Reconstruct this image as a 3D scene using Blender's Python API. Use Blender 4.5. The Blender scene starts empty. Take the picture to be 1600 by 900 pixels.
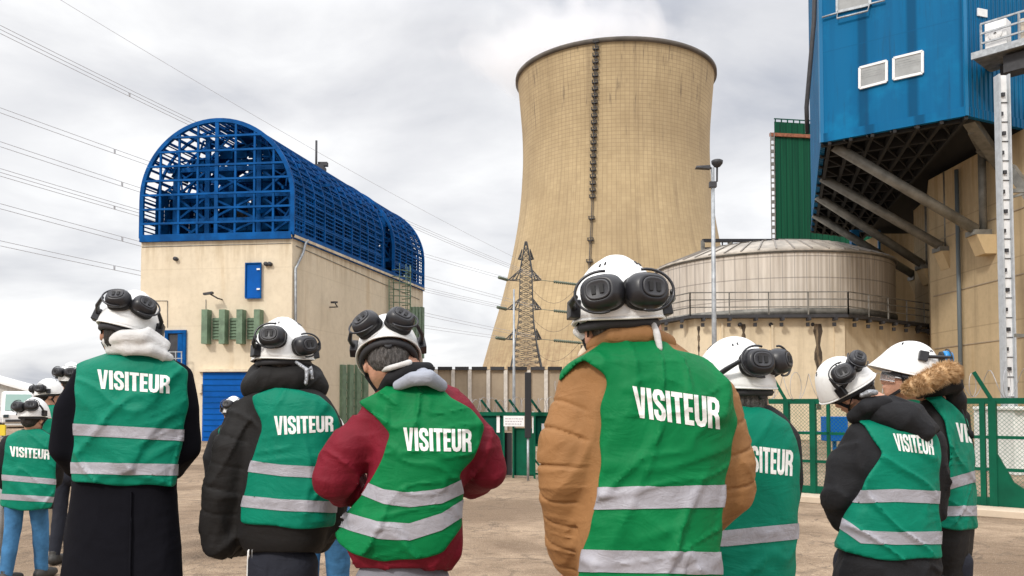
import bpy, bmesh, math, random
import numpy as np
from mathutils import Vector, Matrix, Euler
from mathutils.bvhtree import BVHTree
rnd = random.Random(7)
SC = bpy.context.scene
COL = SC.collection
R = math.radians

# ------------------------------------------------------------------ camera
FPX = 1300.0; CAMH = 1.55; PITCH = R(2.2)
AX, AY = 800.0, 582.0            # where the optical axis meets the 1600x900 frame
cam = bpy.data.cameras.new('camera'); camo = bpy.data.objects.new('camera', cam); COL.objects.link(camo)
camo.location = (0, 0, CAMH); camo.rotation_euler = (R(90) + PITCH, 0, 0)
cam.sensor_width = 36; cam.lens = FPX / 1600 * 36; cam.shift_y = (AY - 450) / 1600
cam.clip_start = 0.1; cam.clip_end = 5000
SC.camera = camo

# ------------------------------------------------------------------ world, sun, exposure
SUN_AZ, SUN_EL = R(215), R(38)    # azimuth clockwise from +Y: behind the camera, to its left
w = bpy.data.worlds.new('World'); SC.world = w; w.use_nodes = True
nt = w.node_tree; nt.nodes.clear(); N = nt.nodes.new; Lk = nt.links.new
out = N('ShaderNodeOutputWorld'); bg = N('ShaderNodeBackground'); bg2 = N('ShaderNodeBackground')
sky = N('ShaderNodeTexSky'); sky.sky_type = 'NISHITA'; sky.sun_disc = False
sky.sun_elevation = SUN_EL; sky.sun_rotation = SUN_AZ
bg.inputs['Strength'].default_value = 0.11; Lk(sky.outputs[0], bg.inputs['Color'])
tc = N('ShaderNodeTexCoord'); sp = N('ShaderNodeSeparateXYZ'); Lk(tc.outputs['Generated'], sp.inputs[0])
def wm(op, a, b=None, c=None):
    n = N('ShaderNodeMath'); n.operation = op
    for i, v in enumerate((a, b, c)):
        if v is None: continue
        if isinstance(v, (int, float)): n.inputs[i].default_value = v
        else: Lk(v, n.inputs[i])
    return n.outputs[0]
zc = wm('ADD', wm('MAXIMUM', sp.outputs[2], 0.0), 0.22)
cx = wm('DIVIDE', sp.outputs[0], zc); cy = wm('DIVIDE', sp.outputs[1], zc)
cb = N('ShaderNodeCombineXYZ'); Lk(cx, cb.inputs[0]); Lk(cy, cb.inputs[1]); cb.inputs[2].default_value = 3.3
n1 = N('ShaderNodeTexNoise'); n1.inputs['Scale'].default_value = 1.6; n1.inputs['Detail'].default_value = 9; n1.inputs['Roughness'].default_value = 0.52; n1.inputs['Distortion'].default_value = 0.35
Lk(cb.outputs[0], n1.inputs['Vector'])
n2 = N('ShaderNodeTexNoise'); n2.inputs['Scale'].default_value = 0.5; n2.inputs['Detail'].default_value = 4
Lk(cb.outputs[0], n2.inputs['Vector'])
mixn = wm('ADD', wm('MULTIPLY', n1.outputs[0], 0.62), wm('MULTIPLY', n2.outputs[0], 0.38))
cr = N('ShaderNodeValToRGB'); Lk(mixn, cr.inputs[0])
e = cr.color_ramp.elements
e[0].position = 0.36; e[0].color = (0.58, 0.60, 0.66, 1)
e[1].position = 0.57; e[1].color = (1.12, 1.12, 1.12, 1)
m_ = e.new(0.43); m_.color = (0.80, 0.805, 0.835, 1)
m_ = e.new(0.50); m_.color = (0.95, 0.95, 0.965, 1)
Lk(cr.outputs[0], bg2.inputs['Color'])
# overcast sky: brighter towards the zenith
el = wm('MULTIPLY', wm('MAXIMUM', wm('SUBTRACT', sp.outputs[2], 0.42), 0.0), 3.6)
Lk(wm('ADD', el, 1.0), bg2.inputs['Strength'])
mx = N('ShaderNodeMixShader'); mx.inputs[0].default_value = 0.93
Lk(bg.outputs[0], mx.inputs[1]); Lk(bg2.outputs[0], mx.inputs[2]); Lk(mx.outputs[0], out.inputs['Surface'])
sun = bpy.data.lights.new('sun', 'SUN'); suno = bpy.data.objects.new('sun', sun); COL.objects.link(suno)
sun.energy = 2.1; sun.angle = R(8); sun.color = (1.0, 0.95, 0.87)
suno.rotation_euler = (R(90) - SUN_EL, 0, -SUN_AZ + math.pi)
# a sun lamp shines along its local -Z: aim it explicitly
sd = Vector((math.sin(SUN_AZ) * math.cos(SUN_EL), math.cos(SUN_AZ) * math.cos(SUN_EL), math.sin(SUN_EL)))
suno.rotation_euler = sd.to_track_quat('Z', 'Y').to_euler()
SC.view_settings.view_transform = 'Standard'; SC.view_settings.look = 'None'
SC.view_settings.exposure = 0.0; SC.view_settings.gamma = 1.0; SC.view_settings.use_curve_mapping = False
SC.render.engine = 'CYCLES'; SC.cycles.volume_bounces = 6

# ------------------------------------------------------------------ picture <-> place
CP, SP = math.cos(PITCH), math.sin(PITCH)
def ray(px, py):
    u = (px - AX) / FPX; v = (AY - py) / FPX
    return Vector((u, CP - v * SP, SP + v * CP))
def W(px, py, Y):                 # the point of that pixel's ray at depth Y
    d = ray(px, py); t = Y / d.y
    return Vector((d.x * t, Y, CAMH + d.z * t))
def Zp(px, py, z):                # the point of that pixel's ray at height z
    d = ray(px, py); t = (z - CAMH) / d.z
    return Vector((d.x * t, d.y * t, z))
def proj(P):                      # numpy N x 3 -> px, py, depth along the axis
    x = P[:, 0]; y = P[:, 1]; z = P[:, 2] - CAMH
    d = np.maximum(y * CP + z * SP, 1e-3); v = -y * SP + z * CP
    return AX + FPX * x / d, AY - FPX * v / d, d

# ------------------------------------------------------------------ objects and tags
def link(name, data, parent=None):
    o = bpy.data.objects.new(name, data); COL.objects.link(o)
    if parent is not None: o.parent = parent
    return o
def tag(o, label=None, cat=None, group=None, kind=None):
    if label: o['label'] = label
    if cat: o['category'] = cat
    if group: o['group'] = group
    if kind: o['kind'] = kind
    return o
def empty(name, loc, label, cat, group=None):
    o = link(name, None); o.location = loc; o.empty_display_size = 0.2
    return tag(o, label, cat, group)
def mesh_np(name, V, Q, mat, parent=None, smooth=True, origin=(0, 0, 0)):
    V = np.asarray(V, dtype=np.float32) - np.array(origin, dtype=np.float32)
    Q = np.asarray(Q, dtype=np.int32); k = Q.shape[1]
    me = bpy.data.meshes.new(name)
    me.vertices.add(len(V)); me.vertices.foreach_set('co', V.ravel())
    me.loops.add(Q.size); me.loops.foreach_set('vertex_index', Q.ravel())
    me.polygons.add(len(Q)); me.polygons.foreach_set('loop_start', np.arange(0, Q.size, k, dtype=np.int32))
    try: me.polygons.foreach_set('loop_total', np.full(len(Q), k, dtype=np.int32))
    except Exception: pass
    if smooth: me.polygons.foreach_set('use_smooth', np.ones(len(Q), dtype=bool))
    me.update(calc_edges=True); me.validate()
    me.materials.append(mat)
    return link(name, me, parent)

class MB:
    """collects shapes; build() links them as one mesh object. Points are world points; o = origin taken off."""
    def __init__(s, o=(0, 0, 0)): s.v = []; s.f = []; s.sm = []; s.o = Vector(o)
    def add(s, vs, fs, smooth=False):
        b = len(s.v); s.v += [Vector(v) - s.o for v in vs]; s.f += [[b + i for i in f] for f in fs]; s.sm += [smooth] * len(fs); return s
    def hexa(s, p):               # 8 points: bottom ring 0-3, top ring 4-7
        return s.add(p, [(0, 3, 2, 1), (4, 5, 6, 7), (0, 1, 5, 4), (1, 2, 6, 5), (2, 3, 7, 6), (3, 0, 4, 7)])
    def box(s, c, d, M=None):
        c = Vector(c); x, y, z = d[0] / 2, d[1] / 2, d[2] / 2
        p = [Vector(q) for q in ((-x, -y, -z), (x, -y, -z), (x, y, -z), (-x, y, -z), (-x, -y, z), (x, -y, z), (x, y, z), (-x, y, z))]
        if M is not None: p = [M @ q for q in p]
        return s.hexa([q + c for q in p])
    def beam(s, a, b, w_, h_=None, up=(0, 0, 1)):
        a = Vector(a); b = Vector(b); h_ = h_ or w_
        d = (b - a)
        if d.length < 1e-6: return s
        d.normalize(); u = Vector(up)
        if abs(d.dot(u)) > 0.98: u = Vector((0, 1, 0))
        sx = d.cross(u).normalized() * w_ / 2; sz = sx.cross(d).normalized() * h_ / 2
        return s.hexa([a - sx - sz, a + sx - sz, a + sx + sz, a - sx + sz, b - sx - sz, b + sx - sz, b + sx + sz, b - sx + sz])
    def tube(s, pts, r, n=8, caps=True):
        pts = [Vector(p) for p in pts]; rr = r if isinstance(r, (list, tuple)) else [r] * len(pts)
        vs = []; fs = []; prev = None
        for i, p in enumerate(pts):
            d = (pts[min(i + 1, len(pts) - 1)] - pts[max(i - 1, 0)]).normalized()
            if prev is None:
                u = Vector((0, 0, 1)) if abs(d.z) < 0.9 else Vector((1, 0, 0))
                a = d.cross(u).normalized()
            else: a = (prev - d * prev.dot(d)).normalized()
            prev = a; c = d.cross(a)
            for k in range(n):
                t = 2 * math.pi * k / n; vs.append(p + (a * math.cos(t) + c * math.sin(t)) * rr[i])
        for i in range(len(pts) - 1):
            for k in range(n):
                k2 = (k + 1) % n; fs.append((i * n + k, i * n + k2, (i + 1) * n + k2, (i + 1) * n + k))
        if caps: fs += [tuple(range(n))[::-1], tuple(range((len(pts) - 1) * n, len(pts) * n))]
        return s.add(vs, fs, True)
    def lathe(s, prof, c, n=32, M=None, a0=0, a1=2 * math.pi):
        c = Vector(c); full = abs(a1 - a0 - 2 * math.pi) < 1e-6; m = n if full else n + 1; vs = []
        for (r, z) in prof:
            for k in range(m):
                t = a0 + (a1 - a0) * k / n; q = Vector((r * math.cos(t), r * math.sin(t), z))
                if M is not None: q = M @ q
                vs.append(c + q)
        fs = []
        for i in range(len(prof) - 1):
            for k in range(n):
                k2 = (k + 1) % m; fs.append((i * m + k, i * m + k2, (i + 1) * m + k2, (i + 1) * m + k))
        return s.add(vs, fs, True)
    def prism(s, poly, z0, z1):    # polygon of (x, y), anticlockwise
        n = len(poly); vs = [(p[0], p[1], z0) for p in poly] + [(p[0], p[1], z1) for p in poly]
        return s.add(vs, [tuple(range(n))[::-1], tuple(range(n, 2 * n))] + [(i, (i + 1) % n, n + (i + 1) % n, n + i) for i in range(n)])
    def build(s, name, mat, parent=None, bevel=0):
        me = bpy.data.meshes.new(name); me.from_pydata([tuple(v) for v in s.v], [], s.f)
        me.polygons.foreach_set('use_smooth', s.sm); me.materials.append(mat); me.update()
        bm = bmesh.new(); bm.from_mesh(me); bmesh.ops.recalc_face_normals(bm, faces=bm.faces); bm.to_mesh(me); bm.free()
        o = link(name, me, parent)
        if bevel:
            b = o.modifiers.new('bevel', 'BEVEL'); b.width = bevel; b.segments = 2; b.limit_method = 'ANGLE'
        return o
def copy_tree(o, parent=None):
    c = o.copy(); COL.objects.link(c); c.parent = parent
    for ch in list(o.children): copy_tree(ch, c)
    return c

# ------------------------------------------------------------------ materials
MATS = {}
def mat(name, col, rough=0.7, var=0.0, scale=5.0, bump=0.0, bscale=None, metal=0.0, spec=None, col2=None, stretch=(1, 1, 1), detail=6, sheen=0, lo=0.38, hi=0.62):
    if name in MATS: return MATS[name]
    m = bpy.data.materials.new(name); m.use_nodes = True; t = m.node_tree; b = t.nodes['Principled BSDF']
    b.inputs['Base Color'].default_value = (*col, 1); b.inputs['Roughness'].default_value = rough; b.inputs['Metallic'].default_value = metal
    if spec is not None: b.inputs['Specular IOR Level'].default_value = spec
    if sheen: b.inputs['Sheen Weight'].default_value = sheen
    tcn = t.nodes.new('ShaderNodeTexCoord'); mp = t.nodes.new('ShaderNodeMapping'); mp.inputs['Scale'].default_value = stretch
    t.links.new(tcn.outputs['Object'], mp.inputs[0])
    if var or col2:
        n = t.nodes.new('ShaderNodeTexNoise'); n.inputs['Scale'].default_value = scale; n.inputs['Detail'].default_value = detail; n.inputs['Roughness'].default_value = 0.6
        t.links.new(mp.outputs[0], n.inputs['Vector'])
        r = t.nodes.new('ShaderNodeValToRGB'); t.links.new(n.outputs[0], r.inputs[0])
        r.color_ramp.elements[0].position = lo; r.color_ramp.elements[1].position = hi
        c2 = col2 or tuple(min(1, c * (1 + var)) for c in col); c1 = col if col2 else tuple(c * (1 - var) for c in col)
        r.color_ramp.elements[0].color = (*c1, 1); r.color_ramp.elements[1].color = (*c2, 1)
        t.links.new(r.outputs[0], b.inputs['Base Color'])
    if bump:
        n = t.nodes.new('ShaderNodeTexNoise'); n.inputs['Scale'].default_value = bscale or scale; n.inputs['Detail'].default_value = 5
        t.links.new(mp.outputs[0], n.inputs['Vector'])
        bp = t.nodes.new('ShaderNodeBump'); bp.inputs['Strength'].default_value = min(1, bump); bp.inputs['Distance'].default_value = 0.02
        t.links.new(n.outputs[0], bp.inputs['Height']); t.links.new(bp.outputs[0], b.inputs['Normal'])
    MATS[name] = m; return m
class NT:
    """small node-tree writer for the richer surfaces"""
    def __init__(s, name, rough=0.85):
        s.m = bpy.data.materials.new(name); s.m.use_nodes = True; s.t = s.m.node_tree; s.b = s.t.nodes['Principled BSDF']; s.b.inputs['Roughness'].default_value = rough
        s.tc = s.t.nodes.new('ShaderNodeTexCoord'); s.obj = s.tc.outputs['Object']
        sx = s.t.nodes.new('ShaderNodeSeparateXYZ'); s.t.links.new(s.obj, sx.inputs[0]); s.x, s.y, s.z = sx.outputs
    def put(s, v, sock):
        if hasattr(v, 'is_output'): s.t.links.new(v, sock)
        elif isinstance(v, (tuple, list)) and len(v) == 3 and sock.type == 'RGBA': sock.default_value = (*v, 1)
        else: sock.default_value = v
    def math(s, op, a, b=0.0, c=0.0):
        n = s.t.nodes.new('ShaderNodeMath'); n.operation = op
        s.put(a, n.inputs[0]); s.put(b, n.inputs[1]); s.put(c, n.inputs[2]); return n.outputs[0]
    def vec(s, x, y, z):
        n = s.t.nodes.new('ShaderNodeCombineXYZ'); s.put(x, n.inputs[0]); s.put(y, n.inputs[1]); s.put(z, n.inputs[2]); return n.outputs[0]
    def mapv(s, scale=(1, 1, 1), v=None):
        n = s.t.nodes.new('ShaderNodeMapping'); n.inputs['Scale'].default_value = scale; s.t.links.new(v or s.obj, n.inputs[0]); return n.outputs[0]
    def noise(s, scale, v=None, detail=6, rough=0.6, dist=0):
        n = s.t.nodes.new('ShaderNodeTexNoise'); n.inputs['Scale'].default_value = scale; n.inputs['Detail'].default_value = detail
        n.inputs['Roughness'].default_value = rough; n.inputs['Distortion'].default_value = dist; s.t.links.new(v or s.obj, n.inputs['Vector']); return n.outputs[0]
    def ramp(s, v, stops):
        n = s.t.nodes.new('ShaderNodeValToRGB'); s.t.links.new(v, n.inputs[0]); el_ = n.color_ramp.elements
        while len(el_) < len(stops): el_.new(0.5)
        for k, (p, c) in enumerate(stops): el_[k].position = p; el_[k].color = (*c, 1) if not isinstance(c, (int, float)) else (c, c, c, 1)
        return n.outputs[0]
    def mix(s, f, a, b, mode='MIX'):
        n = s.t.nodes.new('ShaderNodeMix'); n.data_type = 'RGBA'; n.blend_type = mode
        s.put(f, n.inputs[0]); s.put(a, n.inputs[6]); s.put(b, n.inputs[7]); return n.outputs[2]
    def lines(s, c, period, width, soft=0.3):   # 1 on thin lines every period
        f = s.math('FRACT', s.math('DIVIDE', c, period)); d = s.math('ABSOLUTE', s.math('SUBTRACT', f, 0.5))
        n = s.t.nodes.new('ShaderNodeMapRange'); s.t.links.new(d, n.inputs[0]); hw = width / period / 2
        n.inputs[1].default_value = 0.5 - hw * (1 + soft); n.inputs[2].default_value = 0.5 - hw * (1 - soft); return n.outputs[0]
    def color(s, v): s.put(v, s.b.inputs['Base Color']); return s
    def bump(s, h, strength=0.5, dist=0.02):
        n = s.t.nodes.new('ShaderNodeBump'); n.inputs['Strength'].default_value = strength; n.inputs['Distance'].default_value = dist
        s.t.links.new(h, n.inputs['Height']); s.t.links.new(n.outputs[0], s.b.inputs['Normal']); return s
# ================================================================== surfaces of the place
def concrete(name, base, dark, streak=1.0, joints=None, rust=0.3, z1=10.0):
    n = NT(name, 0.9)
    big = n.noise(0.35, detail=5); fine = n.noise(4.0, detail=8, rough=0.7)
    st = n.noise(1.0, n.mapv((1.3, 1.3, 0.07)), detail=6, rough=0.65)
    c = n.mix(n.ramp(big, [(0.35, 0.0), (0.65, 1.0)]), base, tuple(k * 0.86 for k in base))
    c = n.mix(n.math('MULTIPLY', n.ramp(st, [(0.52, 0.0), (0.72, 1.0)]), 0.55 * streak), c, dark)
    c = n.mix(n.math('MULTIPLY', n.ramp(fine, [(0.45, 0.0), (0.7, 1.0)]), 0.22), c, dark)
    if rust:
        rs = n.noise(1.0, n.mapv((0.9, 0.9, 0.12)), detail=5)
        c = n.mix(n.math('MULTIPLY', n.ramp(rs, [(0.60, 0.0), (0.74, 1.0)]), rust), c, (0.42, 0.27, 0.11))
    tz = n.ramp(n.math('DIVIDE', n.z, z1), [(0.80, 0.0), (0.99, 1.0)]); tn = n.noise(1.0, n.mapv((3.0, 3.0, 0.25)), detail=7, rough=0.7)
    if rust: c = n.mix(n.math('MULTIPLY', n.math('MULTIPLY', tz, n.ramp(tn, [(0.45, 0.0), (0.62, 1.0)])), 0.55), c, (0.36, 0.25, 0.12))
    if joints:
        jz = n.lines(n.z, joints, 0.05); c = n.mix(n.math('MULTIPLY', jz, 0.45 if joints < 2.42 else 0.16), c, dark)
    n.color(c); n.bump(fine, 0.25, 0.02); return n.m
M_wall = concrete('pale_render', (0.74, 0.64, 0.485), (0.40, 0.32, 0.21), 0.8, 2.45, 0.4, 8.8)
M_conc = concrete('tan_concrete', (0.56, 0.43, 0.26), (0.26, 0.19, 0.11), 1.0, 2.4, 0.35)
M_conc2 = concrete('pale_concrete_base', (0.76, 0.64, 0.46), (0.36, 0.28, 0.18), 1.0, None, 0.25)
M_panel = concrete('wall_panel', (0.42, 0.34, 0.25), (0.22, 0.17, 0.12), 0.8, None, 0.1)
M_block = concrete('bracket_concrete', (0.62, 0.47, 0.27), (0.3, 0.22, 0.13), 0.5, None, 0.0)
M_blue = mat('cage_blue_paint', (0.0008, 0.072, 0.255), 0.6, spec=0.1, var=0.25, scale=1.5)
M_blue2 = mat('door_blue_paint', (0.001, 0.085, 0.36), 0.6, spec=0.12, var=0.15, scale=1.0)
M_white = mat('white_paint', (0.78, 0.78, 0.78), 0.5, var=0.05)
M_grey = mat('galvanised_steel', (0.36, 0.38, 0.40), 0.5, var=0.2, scale=6, metal=0.4)
M_dark = mat('dark_steel', (0.035, 0.035, 0.04), 0.6, var=0.2)
M_ironb = mat('weathered_steel', (0.20, 0.19, 0.17), 0.6, var=0.3, scale=3, metal=0.3)
M_black = mat('black_paint', (0.012, 0.012, 0.014), 0.5)
M_green = mat('fence_green_paint', (0.001, 0.08, 0.042), 0.6, spec=0.15, var=0.15, scale=3)
M_gdark = mat('dark_green_sheet', (0.001, 0.06, 0.04), 0.6, spec=0.12, var=0.2, scale=1)
M_louv = mat('sage_green_metal', (0.13, 0.20, 0.13), 0.6, var=0.2, scale=3)
M_glass = mat('dark_glass', (0.03, 0.05, 0.06), 0.1, spec=0.6)
M_pane = mat('grey_pane', (0.33, 0.34, 0.34), 0.25, var=0.1, scale=2)

def ground_mat():
    n = NT('worn_asphalt', 0.95); n.b.inputs['Specular IOR Level'].default_value = 0.2
    big = n.noise(0.45, detail=7, dist=0.5, rough=0.62); md = n.noise(2.6, detail=9, rough=0.75); fn = n.noise(45, detail=5, rough=0.8)
    v = n.t.nodes.new('ShaderNodeTexVoronoi'); v.inputs['Scale'].default_value = 75; n.t.links.new(n.obj, v.inputs['Vector'])
    v2 = n.t.nodes.new('ShaderNodeTexVoronoi'); v2.inputs['Scale'].default_value = 38; n.t.links.new(n.obj, v2.inputs['Vector'])
    c = n.mix(n.ramp(big, [(0.40, 0.0), (0.60, 1.0)]), (0.21, 0.145, 0.095), (0.46, 0.34, 0.235))
    c = n.mix(n.math('MULTIPLY', n.ramp(md, [(0.46, 0.0), (0.60, 1.0)]), 0.6), c, (0.22, 0.155, 0.10))
    c = n.mix(n.math('MULTIPLY', n.ramp(fn, [(0.46, 0.0), (0.60, 1.0)]), 0.55), c, (0.17, 0.125, 0.09))
    c = n.mix(n.math('MULTIPLY', n.ramp(v.outputs['Distance'], [(0.12, 1.0), (0.32, 0.0)]), 0.5), c, (0.66, 0.55, 0.43))
    sel = n.ramp(v2.outputs['Color'], [(0.72, 0.0), (0.76, 1.0)])
    c = n.mix(n.math('MULTIPLY', n.math('MULTIPLY', n.ramp(v2.outputs['Distance'], [(0.18, 1.0), (0.34, 0.0)]), sel), 0.8), c, (0.11, 0.085, 0.065))
    cr_ = n.noise(0.5, n.mapv((0.7, 1.5, 1)), detail=6, dist=1.5)                # cracks and old tyre tracks
    c = n.mix(n.math('MULTIPLY', n.ramp(cr_, [(0.492, 0.0), (0.5, 1.0), (0.508, 0.0)]), 0.75), c, (0.085, 0.065, 0.05))
    cr_ = n.noise(0.35, n.mapv((1.2, 0.8, 1)), detail=5, dist=2.0)
    c = n.mix(n.math('MULTIPLY', n.ramp(cr_, [(0.53, 0.0), (0.545, 1.0), (0.56, 0.0)]), 0.45), c, (0.10, 0.078, 0.06))
    n.color(c); n.bump(n.math('ADD', fn, v.outputs['Distance']), 0.7, 0.015); return n.m
g = MB(); gs = 2500
g.add([(-gs, -60, 0), (gs, -60, 0), (gs, gs, 0), (-gs, gs, 0)], [(0, 1, 2, 3)])
tag(g.build('ground', ground_mat()), kind='structure')

def sheet_mat(name, base, dark, axis='xy', pitch=0.3, rows=None, rough=0.45, patch=None):
    """trapezoidal cladding: vertical ribs as bump plus faint joints and weathering"""
    n = NT(name, rough)
    h = n.math('ADD', n.x, n.math('MULTIPLY', n.y, 1.0)) if axis == 'xy' else (n.x if axis == 'x' else n.y)
    rib = n.math('SINE', n.math('MULTIPLY', h, 2 * math.pi / pitch))
    st = n.noise(1.0, n.mapv((2.2, 2.2, 0.10)), detail=6); bg_ = n.noise(0.5, detail=5)
    c = n.mix(n.math('MULTIPLY', n.ramp(st, [(0.42, 0.0), (0.68, 1.0)]), 0.7), base, dark)
    if patch: c = n.mix(n.math('MULTIPLY', n.ramp(bg_, [(0.52, 0.0), (0.66, 1.0)]), 0.45), c, patch)
    wn = n.t.nodes.new('ShaderNodeTexWhiteNoise'); wn.noise_dimensions = '2D'; n.t.links.new(n.vec(n.math('FLOOR', n.math('DIVIDE', h, pitch * 3)), n.math('FLOOR', n.math('DIVIDE', n.z, rows or 6.0)), 0.0), wn.inputs['Vector'])
    c = n.mix(n.math('MULTIPLY', wn.outputs[0], 0.18), c, dark)
    ln = n.lines(h, pitch, pitch * 0.2); c = n.mix(n.math('MULTIPLY', ln, 0.7), c, tuple(k * 0.6 for k in dark))
    gr = n.noise(1.0, n.mapv((5, 5, 0.35)), detail=7, rough=0.7); c = n.mix(n.math('MULTIPLY', n.ramp(gr, [(0.56, 0.0), (0.72, 1.0)]), 0.45), c, tuple(k * 0.5 + 0.01 for k in dark))
    if rows: c = n.mix(n.math('MULTIPLY', n.lines(n.z, rows, 0.05), 0.5), c, dark)
    n.b.inputs['Specular IOR Level'].default_value = 0.12; n.color(c); n.bump(rib, 0.6, 0.05); return n.m

# ================================================================== arched blue-cage building
def lerp(a, b, t): return a + (b - a) * t
ZW = CAMH + (632 - 366) / FPX * 35.0       # wall top, corner at depth 35
A = Zp(457, 367, ZW); Lc = Zp(221, 373, ZW); Rc = Zp(661, 451, ZW)
Bk = Lc + (Rc - A)                          # far left corner
fr = (A - Lc); fr.z = 0; sdv = (Rc - A); sdv.z = 0
FW, SD = fr.length, sdv.length; fu, su = fr.normalized(), sdv.normalized()
nf = Vector((fu.y, -fu.x, 0)); ns = Vector((su.y, -su.x, 0))   # outward normals of front and side
bld = empty('arched_building', (A.x, A.y, 0), 'beige concrete building with an open barrel vault of blue steel bars on top', 'building')
bo = Vector((A.x, A.y, 0))
mb = MB(bo)
pts = [Lc, A, Rc, Bk]
mb.prism([(p.x, p.y) for p in pts], -0.2, ZW)
mb.build('wall', M_wall, bld)
mb = MB(bo)                                  # coping lip
for a, b in ((Lc, A), (A, Rc)):
    d = (b - a).normalized(); o_ = Vector((d.y, -d.x, 0)) * 0.04
    mb.beam(a + o_ + Vector((0, 0, -0.05)), b + o_ + Vector((0, 0, -0.05)), 0.16, 0.12)
mb.build('coping', M_wall, bld)
def F(px, py, off=0.0):                      # point on the front face under a pixel
    d = ray(px, py); nn = nf; c0 = Vector((0, 0, CAMH)); t = (Lc - c0).dot(nn) / d.dot(nn); return c0 + d * t + nn * off
def S(px, py, off=0.0):
    d = ray(px, py); nn = ns; c0 = Vector((0, 0, CAMH)); t = (A - c0).dot(nn) / d.dot(nn); return c0 + d * t + nn * off
def plate(mb, fn, x0, y0, x1, y1, t=0.06, off=0.0):
    a = fn(x0, y0); b = fn(x1, y0); z0 = fn((x0 + x1) / 2, y1).z; z1 = fn((x0 + x1) / 2, y0).z
    d = (b - a); d.z = 0; nn = (nf if fn is F else ns)
    a = Vector((a.x, a.y, 0)); b = Vector((b.x, b.y, 0))
    p = [a + nn * off, b + nn * off, b + nn * (off + t), a + nn * (off + t)]
    return mb.hexa([q + Vector((0, 0, z0)) for q in p] + [q + Vector((0, 0, z1)) for q in p])
def frame(mb, fn, x0, y0, x1, y1, w_, t, off):
    plate(mb, fn, x0, y0, x1, y0 + w_, t, off); plate(mb, fn, x0, y1 - w_, x1, y1, t, off)
    plate(mb, fn, x0, y0 + w_, x0 + w_, y1 - w_, t, off); plate(mb, fn, x1 - w_, y0 + w_, x1, y1 - w_, t, off)
# upper door, lower doorway, roller door
dr = plate(MB(bo), F, 386, 412, 409, 466, 0.08, 0.0).build('door', M_blue2, bld)
mb = MB(bo); frame(mb, F, 385, 411, 410, 467, 1.6, 0.05, 0.084); mb.build('door_frame', M_blue, dr)
mb = MB(bo); plate(mb, F, 403, 420, 408, 422.5, 0.05, 0.085); plate(mb, F, 403, 451, 408, 453.5, 0.05, 0.085); mb.build('hinge', M_white, dr)
dw = plate(MB(bo), F, 264, 521, 288, 583, 0.02, 0.0).build('doorway', M_dark, bld)
mb = MB(bo); frame(mb, F, 259, 516, 292, 584, 5, 0.10, 0.0); plate(mb, F, 279, 522, 286, 582, 0.05, 0.02); mb.build('door_frame', M_blue, dw)
mb = MB(bo)
for y in (551, 561, 571): mb.beam(F(264, y, 0.5), F(294, y, 0.5), 0.035)
for x in (266, 275, 284, 293): mb.beam(F(x, 550, 0.5), F(x, 582, 0.5), 0.035)
mb.beam(F(262, 584, 0.25), F(296, 584, 0.25), 0.6, 0.06)
mb.build('balcony_railing', M_grey, bld)
zr = F(400, 696)
rd = plate(MB(bo), F, 318, 582, 392, 697, 0.06, 0.0).build('roller_door', M_blue2, bld)
mb = MB(bo)
for y in range(592, 696, 9): plate(mb, F, 319, y, 391, y + 1.1, 0.02, 0.063)
mb.build('door_slat', M_blue, rd)
mb = MB(bo); plate(mb, F, 312, 577, 398, 581, 0.22, 0.0); plate(mb, F, 312, 600, 317.5, 614, 0.14, 0.0); mb.build('lintel', M_wall, bld)
# green louvre pods on the front and the side
def pods(fn, x0, x1, y0, y1, n, wpx, back, name='louvre'):
    for i in range(n):
        x = lerp(x0, x1 - wpx, i / (n - 1)); mb = MB(bo)
        plate(mb, fn, x, y0, x + wpx, y1, 0.4 if fn is F else 0.14, 0.0); mb.build(name, M_louv, bld)
    if back:
        for i in range(n - 1):
            xa = lerp(x0, x1 - wpx, i / (n - 1)) + wpx + 2; xb = lerp(x0, x1 - wpx, (i + 1) / (n - 1)) - 2; mb = MB(bo)
            plate(mb, fn, xa, y0 + 12, xb, y1 - 8, 0.05, 0.0)
            for k in range(7): plate(mb, fn, xa, lerp(y0 + 14, y1 - 10, k / 6), xb, lerp(y0 + 14, y1 - 10, k / 6) + 2.5, 0.04, 0.052)
            mb.build('grille', M_louv, bld)
pods(F, 322, 412, 485, 538, 4, 9, True)
pods(S, 531, 572, 570, 668, 4, 6.5, True)
pods(S, 641, 660, 480, 560, 4, 3.4, False)
# floodlights on brackets, drainpipe, vents, small marks
for fn, x, y, s_ in ((F, 338, 462, 1), (S, 506, 474, 1)):
    mb = MB(bo); p = fn(x + 9, y + 6, 0.0); nn = nf if fn is F else ns
    q = fn(x, y, 0.55); mb.tube([p, p + nn * 0.4, q], 0.03, 6)
    d = (q - p).normalized(); mb.beam(q - (fu if fn is F else su) * 0.28, q + (fu if fn is F else su) * 0.12 + Vector((0, 0, 0.05)), 0.16, 0.09)
    mb.build('floodlight', M_dark, bld)
mb = MB(bo); mb.tube([S(460, 640, 0.08), S(459, 420, 0.08), S(470, 396, 0.1), S(474, 380, 0.1), S(478, 376, 0.1)], 0.06, 8); mb.build('drainpipe', M_grey, bld)
for (x, y) in ((276, 405), (417, 413), (423, 413)):
    mb = MB(bo); p = F(x, y, 0.0); mb.tube([p, p + nf * 0.16], 0.09, 10); mb.build('vent', M_dark, bld)
mb = MB(bo)
mb.beam(F(222, 386, 0.01), F(455, 380, 0.01), 0.03, 0.03); mb.beam(F(240, 470, 0.02), F(262, 470, 0.02), 0.02); mb.beam(F(262, 470, 0.02), F(262, 512, 0.02), 0.02)
mb.beam(S(462, 384, 0.01), S(655, 468, 0.01), 0.03, 0.03); mb.beam(F(322, 468, 0.02), F(322, 484, 0.02), 0.02)
mb.build('conduit', M_ironb, bld)
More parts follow.
